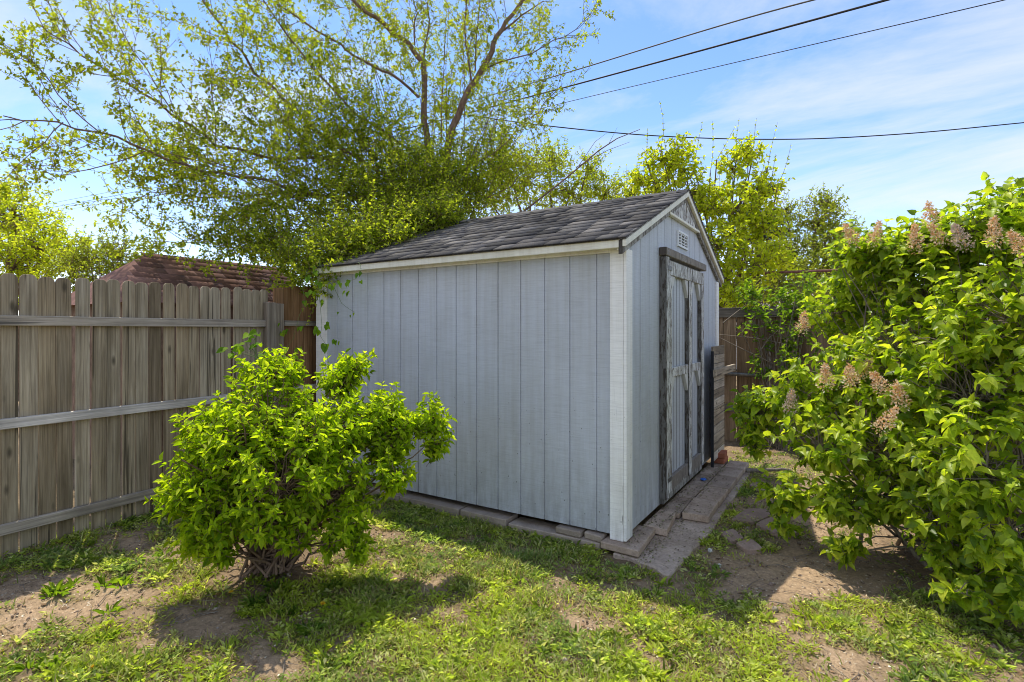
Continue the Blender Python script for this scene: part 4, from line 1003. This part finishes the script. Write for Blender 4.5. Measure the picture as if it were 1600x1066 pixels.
# ---------------------------------------------------------------- lawn, weeds, litter
def scatter(n, x0, x1, y0, y1, fn, power=1.0):
    x = RNG.uniform(x0, x1, n); y = RNG.uniform(y0, y1, n)
    d = fn(x, y) ** power
    keep = RNG.random(n) < d
    keep &= ~in_box(x, y, -3.3, .0, -.06, 3.2) & ~in_box(x, y, -.02, .40, -.2, 2.75)
    x = x[keep]; y = y[keep]; return x, y, gz(x, y)
G1 = np.array([(.33, .41, .08), (.20, .28, .045), (.46, .52, .16), (.13, .185, .045), (.58, .58, .30)])
def grass_cols(x, y, dry=.24):
    t = .5 * fbm(x + 3, y + 8, 2.2, 3) + .5 * fbm(x + 3, y + 8, 8, 3); n = len(x)
    a = G1[RNG.integers(0, 5, n)]; c = a * RNG.uniform(.75, 1.2, (n, 1))
    blue = np.array([.22, .32, .13]); yel = np.array([.46, .54, .05])
    k = np.clip((t - .5) * 5, -1, 1)[:, None]
    c = np.where(k > 0, c * (1 - .6 * k) + yel * .6 * k, c * (1 + .6 * k) - blue * .6 * k)
    m = RNG.random(n) < dry; c[m] = np.array([.40, .33, .19]) * RNG.uniform(.7, 1.2, (m.sum(), 1))
    return c
# blades
P = []; 
x, y, z = scatter(485000, -3.25, 4.2, -3.0, 3.6, density, 2.0)
far = np.hypot(x - 1.26, y + 3.4)
n = len(x); a = RNG.uniform(0, 2 * PI, n); lean = RNG.uniform(.25, 1.5, n)
D = np.stack([np.cos(a) * lean, np.sin(a) * lean, np.ones(n)], -1); U = np.stack([-np.cos(a), -np.sin(a), lean], -1) * -1
tuft = sstep(.45, .7, fbm(x + 5, y - 2, 7, 3)); L = RNG.uniform(.018, .055, n) * (.5 + .9 * fbm(x, y, 3, 2)) * (.8 + .9 * tuft); W = RNG.uniform(.0045, .008, n) / L
o = leaves_mesh('grass', np.stack([x, y, z - .002], -1), D, U, L, W, 'blade', grass_cols(x, y), M['grass'], None, loc=(0, -1.5, 0))
tag(o, 'short patchy green grass growing in the brown soil of the yard', 'grass', kind='stuff')
# small leafy ground weeds
x, y, z = scatter(34500, -3.25, 4.2, -3.0, 3.6, density, 1.7)
k = 7; n = len(x)
a = RNG.uniform(0, 2 * PI, (n, k)); rad = RNG.uniform(.0, .028, (n, k)); lean = RNG.uniform(.6, 2.2, (n, k))
px_ = (x[:, None] + np.cos(a) * rad).ravel(); py_ = (y[:, None] + np.sin(a) * rad).ravel(); pz_ = (z[:, None] + RNG.uniform(.004, .03, (n, k))).ravel()
D = np.stack([np.cos(a) * lean, np.sin(a) * lean, np.ones((n, k)) * .6], -1).reshape(-1, 3); U = np.tile(UP, (n * k, 1)) + RNG.normal(size=(n * k, 3)) * .4
c = np.repeat(grass_cols(x, y, .0), k, 0) * RNG.uniform(.8, 1.15, (n * k, 1))
o = leaves_mesh('ground_cover', np.stack([px_, py_, pz_], -1), D, U, RNG.uniform(.012, .034, n * k), np.full(n * k, .42), 'small', c, M['grass'], None, loc=(0, -1.5, 0))
tag(o, 'low small leaved weeds spreading through the lawn', 'ground cover', kind='stuff')
# taller leafy tufts in clumps
tuft_d = lambda x, y: np.clip(density(x, y) - .35, 0, 1) * sstep(.46, .64, fbm(x + 5, y - 2, 5, 3))
x, y, z = scatter(27500, -3.25, 4.2, -3.0, 3.0, tuft_d)
k = 8; n = len(x)
a = RNG.uniform(0, 2 * PI, (n, k)); rad = RNG.uniform(.0, .03, (n, k)); lean = RNG.uniform(.3, 2.0, (n, k))
D = np.stack([np.cos(a) * lean, np.sin(a) * lean, np.ones((n, k))], -1).reshape(-1, 3); U = np.stack([-np.cos(a), -np.sin(a), lean], -1).reshape(-1, 3) + RNG.normal(size=(n * k, 3)) * .4
c = np.repeat(grass_cols(x, y, .02), k, 0) * RNG.uniform(.7, 1.25, (n * k, 1))
o = leaves_mesh('weed_tufts', np.stack([(x[:, None] + np.cos(a) * rad).ravel(), (y[:, None] + np.sin(a) * rad).ravel(), np.repeat(z, k) + .002], -1), D, U, RNG.uniform(.022, .062, n * k), RNG.uniform(.16, .32, n * k), 'oval', c, M['grass'], None, loc=(0, -1.5, 0))
tag(o, 'taller leafy weed tufts mixed into the lawn', 'weeds', kind='stuff')
# dry straw, leaf bits, twigs
inv = lambda x, y: np.clip(1.0 - .4 * density(x, y) + .3 * sstep(1.6, 3.0, y), .2, 1)
x, y, z = scatter(90000, -3.25, 4.2, -3.0, 4.0, inv)
n = len(x); a = RNG.uniform(0, 2 * PI, n); D = np.stack([np.cos(a), np.sin(a), RNG.normal(size=n) * .07], -1); U = np.tile(UP, (n, 1)) + RNG.normal(size=(n, 3)) * .25
pal = np.array([(.66, .56, .40), (.30, .21, .13), (.16, .11, .075), (.72, .64, .50), (.44, .32, .20)])
typ = RNG.random(n); L = np.where(typ < .55, RNG.uniform(.010, .045, n), np.where(typ < .93, RNG.uniform(.005, .018, n), RNG.uniform(.018, .038, n))); W = np.where(typ < .6, .0022 / L, RNG.uniform(.4, .9, n))
o = leaves_mesh('ground_litter', np.stack([x, y, z + RNG.uniform(.001, .004, n)], -1), D, U, L, W, 'flat', np.where((typ > .9)[:, None], np.array([.24, .15, .085]), pal[RNG.integers(0, 5, n)]) * RNG.uniform(.7, 1.2, (n, 1)), M['litter'], None, loc=(0, -1.5, 0))
tag(o, 'dry straw, twigs and leaf crumbs scattered over the soil', 'litter', kind='stuff')
# thin fallen twigs lying about under the shrubs and along the fence
pl = Plant()
for k in range(700):
    c0 = [(-1.6, -1.45, .55), (1.75, .25, .6), (-2.8, -1.5, .45), (1.0, 1.6, .6), (.2, -1.2, 1.6)][int(RNG.integers(5))]
    qx, qy = c0[0] + RNG.normal() * c0[2], c0[1] + RNG.normal() * c0[2]
    if (-3.2 < qx < .42 and -.2 < qy < 3) or qx < -3.0: continue
    a = RNG.uniform(0, 2 * PI); L_ = RNG.uniform(.05, .24); pts = []
    for j in range(4):
        xx, yy = qx + math.cos(a) * L_ * j / 3, qy + math.sin(a) * L_ * j / 3; a += RNG.normal() * .18
        pts.append((xx, yy, float(gz(xx, yy)) + .010 + RNG.random() * .006))
    pl.tube(pts, RNG.uniform(.0012, .003), .001, 4)
o = mesh_np('fallen_twigs', np.concatenate(pl.tv), np.concatenate(pl.tf), M['bark_grey'], None, loc=(0, -1.5, 0))
tag(o, 'thin dry twigs fallen on the ground', 'twigs', kind='stuff')
# debris on slab and pavers
n = 3200; x = RNG.uniform(.01, .38, n); y = RNG.uniform(-.15, 2.7, n)
ok = (np.abs(x - .16) < .05) | (x < .05) | (RNG.random(n) < .25); x = x[ok]; y = y[ok]; n = len(x)
zz = np.where(in_box(x, y, .0, .36, .77, 2.74) | in_box(x, y, 0, .15, .36, .77) | in_box(x, y, -.1, .1, -.08, .345), .003, -.053)
a = RNG.uniform(0, 2 * PI, n); D = np.stack([np.cos(a), np.sin(a), RNG.normal(size=n) * .1], -1)
o = leaves_mesh('paver_debris', np.stack([x, y, zz + .002], -1), D, np.tile(UP, (n, 1)) + RNG.normal(size=(n, 3)) * .3, RNG.uniform(.006, .022, n), np.full(n, .5), 'small', np.array([(.16, .12, .08), (.2, .19, .08), (.10, .075, .05), (.26, .27, .11)])[RNG.integers(0, 4, n)], M['litter'], None, loc=(.2, 1.2, 0))
tag(o, 'dark leaf crumbs and dirt caught between the pavers', 'litter', kind='stuff')
# pebbles and clods
x, y, z = scatter(14000, -3.25, 2.8, -3.0, 3.4, inv)
n = len(x); ico = bmesh.new(); bmesh.ops.create_icosphere(ico, subdivisions=1, radius=1); T = np.array([v.co[:] for v in ico.verts]); TF = np.array([[v.index for v in f.verts] for f in ico.faces]); ico.free()
s = RNG.uniform(.002, .0075, n) * (1 + 1.2 * (RNG.random(n) < .05)); V = np.stack([x, y, z + s * .3], -1)[:, None, :] + s[:, None, None] * T[None] * RNG.uniform(.6, 1.3, (n, 1, 3)) * RNG.uniform(.8, 1.2, (n, len(T), 1))
c = np.repeat(np.array([(.27, .195, .145), (.33, .255, .19), (.20, .145, .105), (.36, .30, .24)])[RNG.integers(0, 4, n)], len(T), 0)
o = mesh_np('pebbles', V.reshape(-1, 3), (TF[None] + (np.arange(n) * len(T))[:, None, None]).reshape(-1, 3), M['litter'], None, cols=c, loc=(0, -1.5, 0))
tag(o, 'small pebbles and soil clods lying on the bare ground', 'gravel', kind='stuff')

# single weed clumps
def weed(p, h, n_, label, group, pal):
    pl = Plant(); p = np.array([p[0], p[1], float(gz(p[0], p[1]))])
    for k in range(int(n_ * 2.2)):
        a = RNG.uniform(0, 2 * PI); lean = RNG.uniform(.15, 1.9); L_ = h * RNG.uniform(.2, .85)
        pl.leaf(p + np.array([math.cos(a), math.sin(a), 0]) * RNG.uniform(.0, h * .55), np.array([math.cos(a) * lean, math.sin(a) * lean, 1]), np.array([-math.cos(a), -math.sin(a), lean]) + rv(.5), L_, pick(pal))
    n = len(pl.P)
    o = leaves_mesh('weed_clump', np.array(pl.P), np.array(pl.D), np.array(pl.U), np.array(pl.L), RNG.uniform(.16, .30, n), 'oval', np.array(pl.C), M['leaf'], None, loc=tuple(p))
    tag(o, label, 'weed', group)
PW = [(.16, .25, .03), (.22, .32, .035), (.12, .20, .03)]
gw = 'weed clumps in the bare soil left of the lilac'
for p, h, n_, lab in [((-1.92,-2.2,-0.06), .085, 9, 'broad bright yellow green weed at the centre of the left soil'), ((-2.31,-2.3,-0.06), .10, 26, 'large leafy weed clump at the left of the sunny soil'), ((-2.21,-2.11,-0.06), .09, 12, 'upright weed clump, darker of the close pair'), ((-2.14,-2.05,-0.06), .09, 14, 'upright weed clump, brighter of the close pair'),
                     ((-2.41,-1.92,0), .06, 5, 'small lit weed on the fence shadow edge, nearest the lilac'), ((-2.39,-2.03,0), .05, 4, 'single leafed weed at the fence shadow edge'), ((-2.37,-2.2,0), .06, 7, 'small weed farthest left on the fence shadow edge'), ((-2.34,-1.74,0), .08, 10, 'weed clump beside the lilac low left leaves'),
                     ((-2.08,-1.89,-0.06), .05, 8, 'little weed tuft on the bare slope below the lilac'), ((-1.67,-2.5,-0.06), .10, 16, 'dark upright weed near the lower left foreground'), ((-1.71,-2.57,-0.06), .08, 14, 'wide weed clump in the lower left foreground corner'), ((-1.7,-2.29,-0.06), .06, 22, 'flat weed mat below the broad bright weed')]:
    weed(p, h, n_, lab, gw, PW)
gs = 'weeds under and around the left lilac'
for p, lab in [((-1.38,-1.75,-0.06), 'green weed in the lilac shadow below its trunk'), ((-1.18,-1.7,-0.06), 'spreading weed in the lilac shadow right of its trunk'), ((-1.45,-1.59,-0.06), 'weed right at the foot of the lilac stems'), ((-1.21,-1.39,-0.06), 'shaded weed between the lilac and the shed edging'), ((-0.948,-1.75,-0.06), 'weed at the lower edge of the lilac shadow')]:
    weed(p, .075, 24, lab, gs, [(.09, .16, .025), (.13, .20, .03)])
weed((0.32,-0.469,-0.06), .07, 7, 'broad leaved weed on the shadow edge in front of the slab', None, PW)
weed((0.553,-0.563,-0.06), .06, 18, 'small leafy weed on the shadow line right of the broad weed', None, PW)

def flower(p, lab, mat, r, part, h):
    p = np.array([p[0], p[1], float(gz(p[0], p[1]))])
    t = thing('dandelion', lab, 'flower', tuple(p), 0, 'dandelions in the grass')
    pl = Plant(); pl.tube([p, p + np.array([.004, .003, h * .6]), p + np.array([.006, .0, h])], .002, .0018, 5); pl.build_wood('stem', M['stem'], t)
    q = Plant(); c = p + np.array([.006, 0, h])
    for k in range(60):
        if part == 'bloom':
            a = RNG.uniform(0, 2 * PI); d = np.array([math.cos(a), math.sin(a), RNG.uniform(.05, 1.2)])
        else: d = unit(rv())
        q.leaf(c, d, rv(), r * RNG.uniform(.8, 1.1), (.75, .5, .02) if part == 'bloom' else (.72, .71, .66))
    q.build_leaves(part, M['yellow'] if part == 'bloom' else M['puff'], t, 'small', .35 if part == 'bloom' else .3)
flower((-1.06,-1.58,-0.06), 'yellow dandelion in the lilac shadow, nearest the camera', M, .016, 'bloom', .035)
flower((-1.56,-1.78,-0.06), 'yellow dandelion below the lilac trunk', M, .014, 'bloom', .03)
flower((-1.46,-2.44,-0.06), 'yellow dandelion in the lower left foreground', M, .012, 'bloom', .03)
flower((0.48,0.277,-0.06), 'white dandelion seed head beside the slab edge', M, .018, 'seed_head', .035)
flower((0.571,0.105,-0.06), 'white dandelion seed head nearest the camera by the slab', M, .016, 'seed_head', .02)
flower((0.732,0.509,-0.06), 'white dandelion seed head near the flagstones', M, .013, 'seed_head', .025)
# fallen branch at the end of the path
pl = Plant(); p0 = np.array((0.36,2.54,-0.06)); p1 = np.array((0.746,2.84,-0.06)); 
pl.tube(wob(np.linspace(p0 + UP * .015, p1 + UP * .02, 7), .008), .022, .014, 8); pl.tube([p0 * .5 + p1 * .5 + UP * .02, p0 * .3 + p1 * .7 + np.array([.05, .12, .06])], .008, .004, 5)
o = mesh_np('fallen_branch', np.concatenate(pl.tv), np.concatenate(pl.tf), M['bark_grey'], None, smooth=True, loc=tuple(p0)); tag(o, 'pale fallen branch lying across the far end of the dirt path', 'branch')

# ---------------------------------------------------------------- light, sky, camera
to_sun = Vector((-.74, .39, 2.0)).normalized()
elev = math.asin(to_sun.z); az = math.atan2(to_sun.x, to_sun.y)      # clockwise from +y
sun = bpy.data.lights.new('sun', 'SUN'); sun.energy = 5.0; sun.angle = math.radians(.53); sun.color = (1.0, .94, .80)
so = bpy.data.objects.new('sun', sun); COL.objects.link(so); so.rotation_euler = to_sun.to_track_quat('Z', 'Y').to_euler()
w = bpy.data.worlds.new('World'); SC.world = w; w.use_nodes = True
nt = w.node_tree; nt.nodes.clear(); n = N(nt)
out = nt.nodes.new('ShaderNodeOutputWorld'); bg = nt.nodes.new('ShaderNodeBackground')
sky = nt.nodes.new('ShaderNodeTexSky'); sky.sky_type = 'NISHITA'; sky.sun_disc = False
sky.sun_elevation = elev; sky.sun_rotation = az; sky.altitude = 1600; sky.air_density = 1.0; sky.dust_density = .6; sky.ozone_density = 1.5
tc = n('TexCoord'); sep = n('SeparateXYZ'); n.l(tc.outputs['Generated'], sep.inputs[0])
# project the view direction on a cloud layer so that clouds flatten towards the horizon
zc = n.math('ADD', n.math('MAXIMUM', sep.outputs[2], 0.0), .12)
cx = n('CombineXYZ'); n.l(n.math('DIVIDE', sep.outputs[0], zc), cx.inputs[0]); n.l(n.math('DIVIDE', sep.outputs[1], zc), cx.inputs[1])
mp = n('Mapping'); mp.inputs['Rotation'].default_value = (0, 0, .9); mp.inputs['Scale'].default_value = (.42, .95, 1); mp.inputs['Location'].default_value = (2.3, .7, 0); n.l(cx.outputs[0], mp.inputs['Vector'])
f1 = n.noise(mp.outputs[0], 1.1, 9, .62, .6); f2 = n.noise(mp.outputs[0], .45, 3, .5)
cl = n.ramp(n.math('ADD', n.math('MULTIPLY', f1, .62), n.math('MULTIPLY', f2, .38)), [(.44, 0.0), (.53, .5), (.63, .95)])
hz = n.ramp(sep.outputs[2], [(0.0, .6), (.08, .42), (.2, .14), (.36, 0.0)])
cf = n.math('MAXIMUM', cl, hz)
hs = n('HueSaturation'); hs.inputs['Saturation'].default_value = 1.16; hs.inputs['Value'].default_value = 1.9; n.l(sky.outputs[0], hs.inputs['Color'])
colr = n.mix(1.0, hs.outputs[0], (1.10, .98, .98), 'MULTIPLY')
cc = n.mix(cf, colr, (6.6, 6.7, 6.8))
n.l(cc, bg.inputs['Color']); bg.inputs['Strength'].default_value = .15; n.l(bg.outputs[0], out.inputs['Surface'])

cam = bpy.data.cameras.new('camera'); co = bpy.data.objects.new('camera', cam); COL.objects.link(co)
co.location = (1.264, -3.407, 1.402); co.rotation_euler = (math.radians(90), 0, .563)
cam.sensor_width = 36; cam.lens = 835.0 / 1600 * 36; cam.shift_y = -16.5 / 1600; cam.clip_start = .05; cam.clip_end = 2000
SC.camera = co
SC.view_settings.view_transform = 'Standard'; SC.view_settings.look = 'None'; SC.view_settings.exposure = 0; SC.view_settings.gamma = 1
SC.cycles.filter_width = 1.0; SC.cycles.max_bounces = 8; SC.cycles.transparent_max_bounces = 8
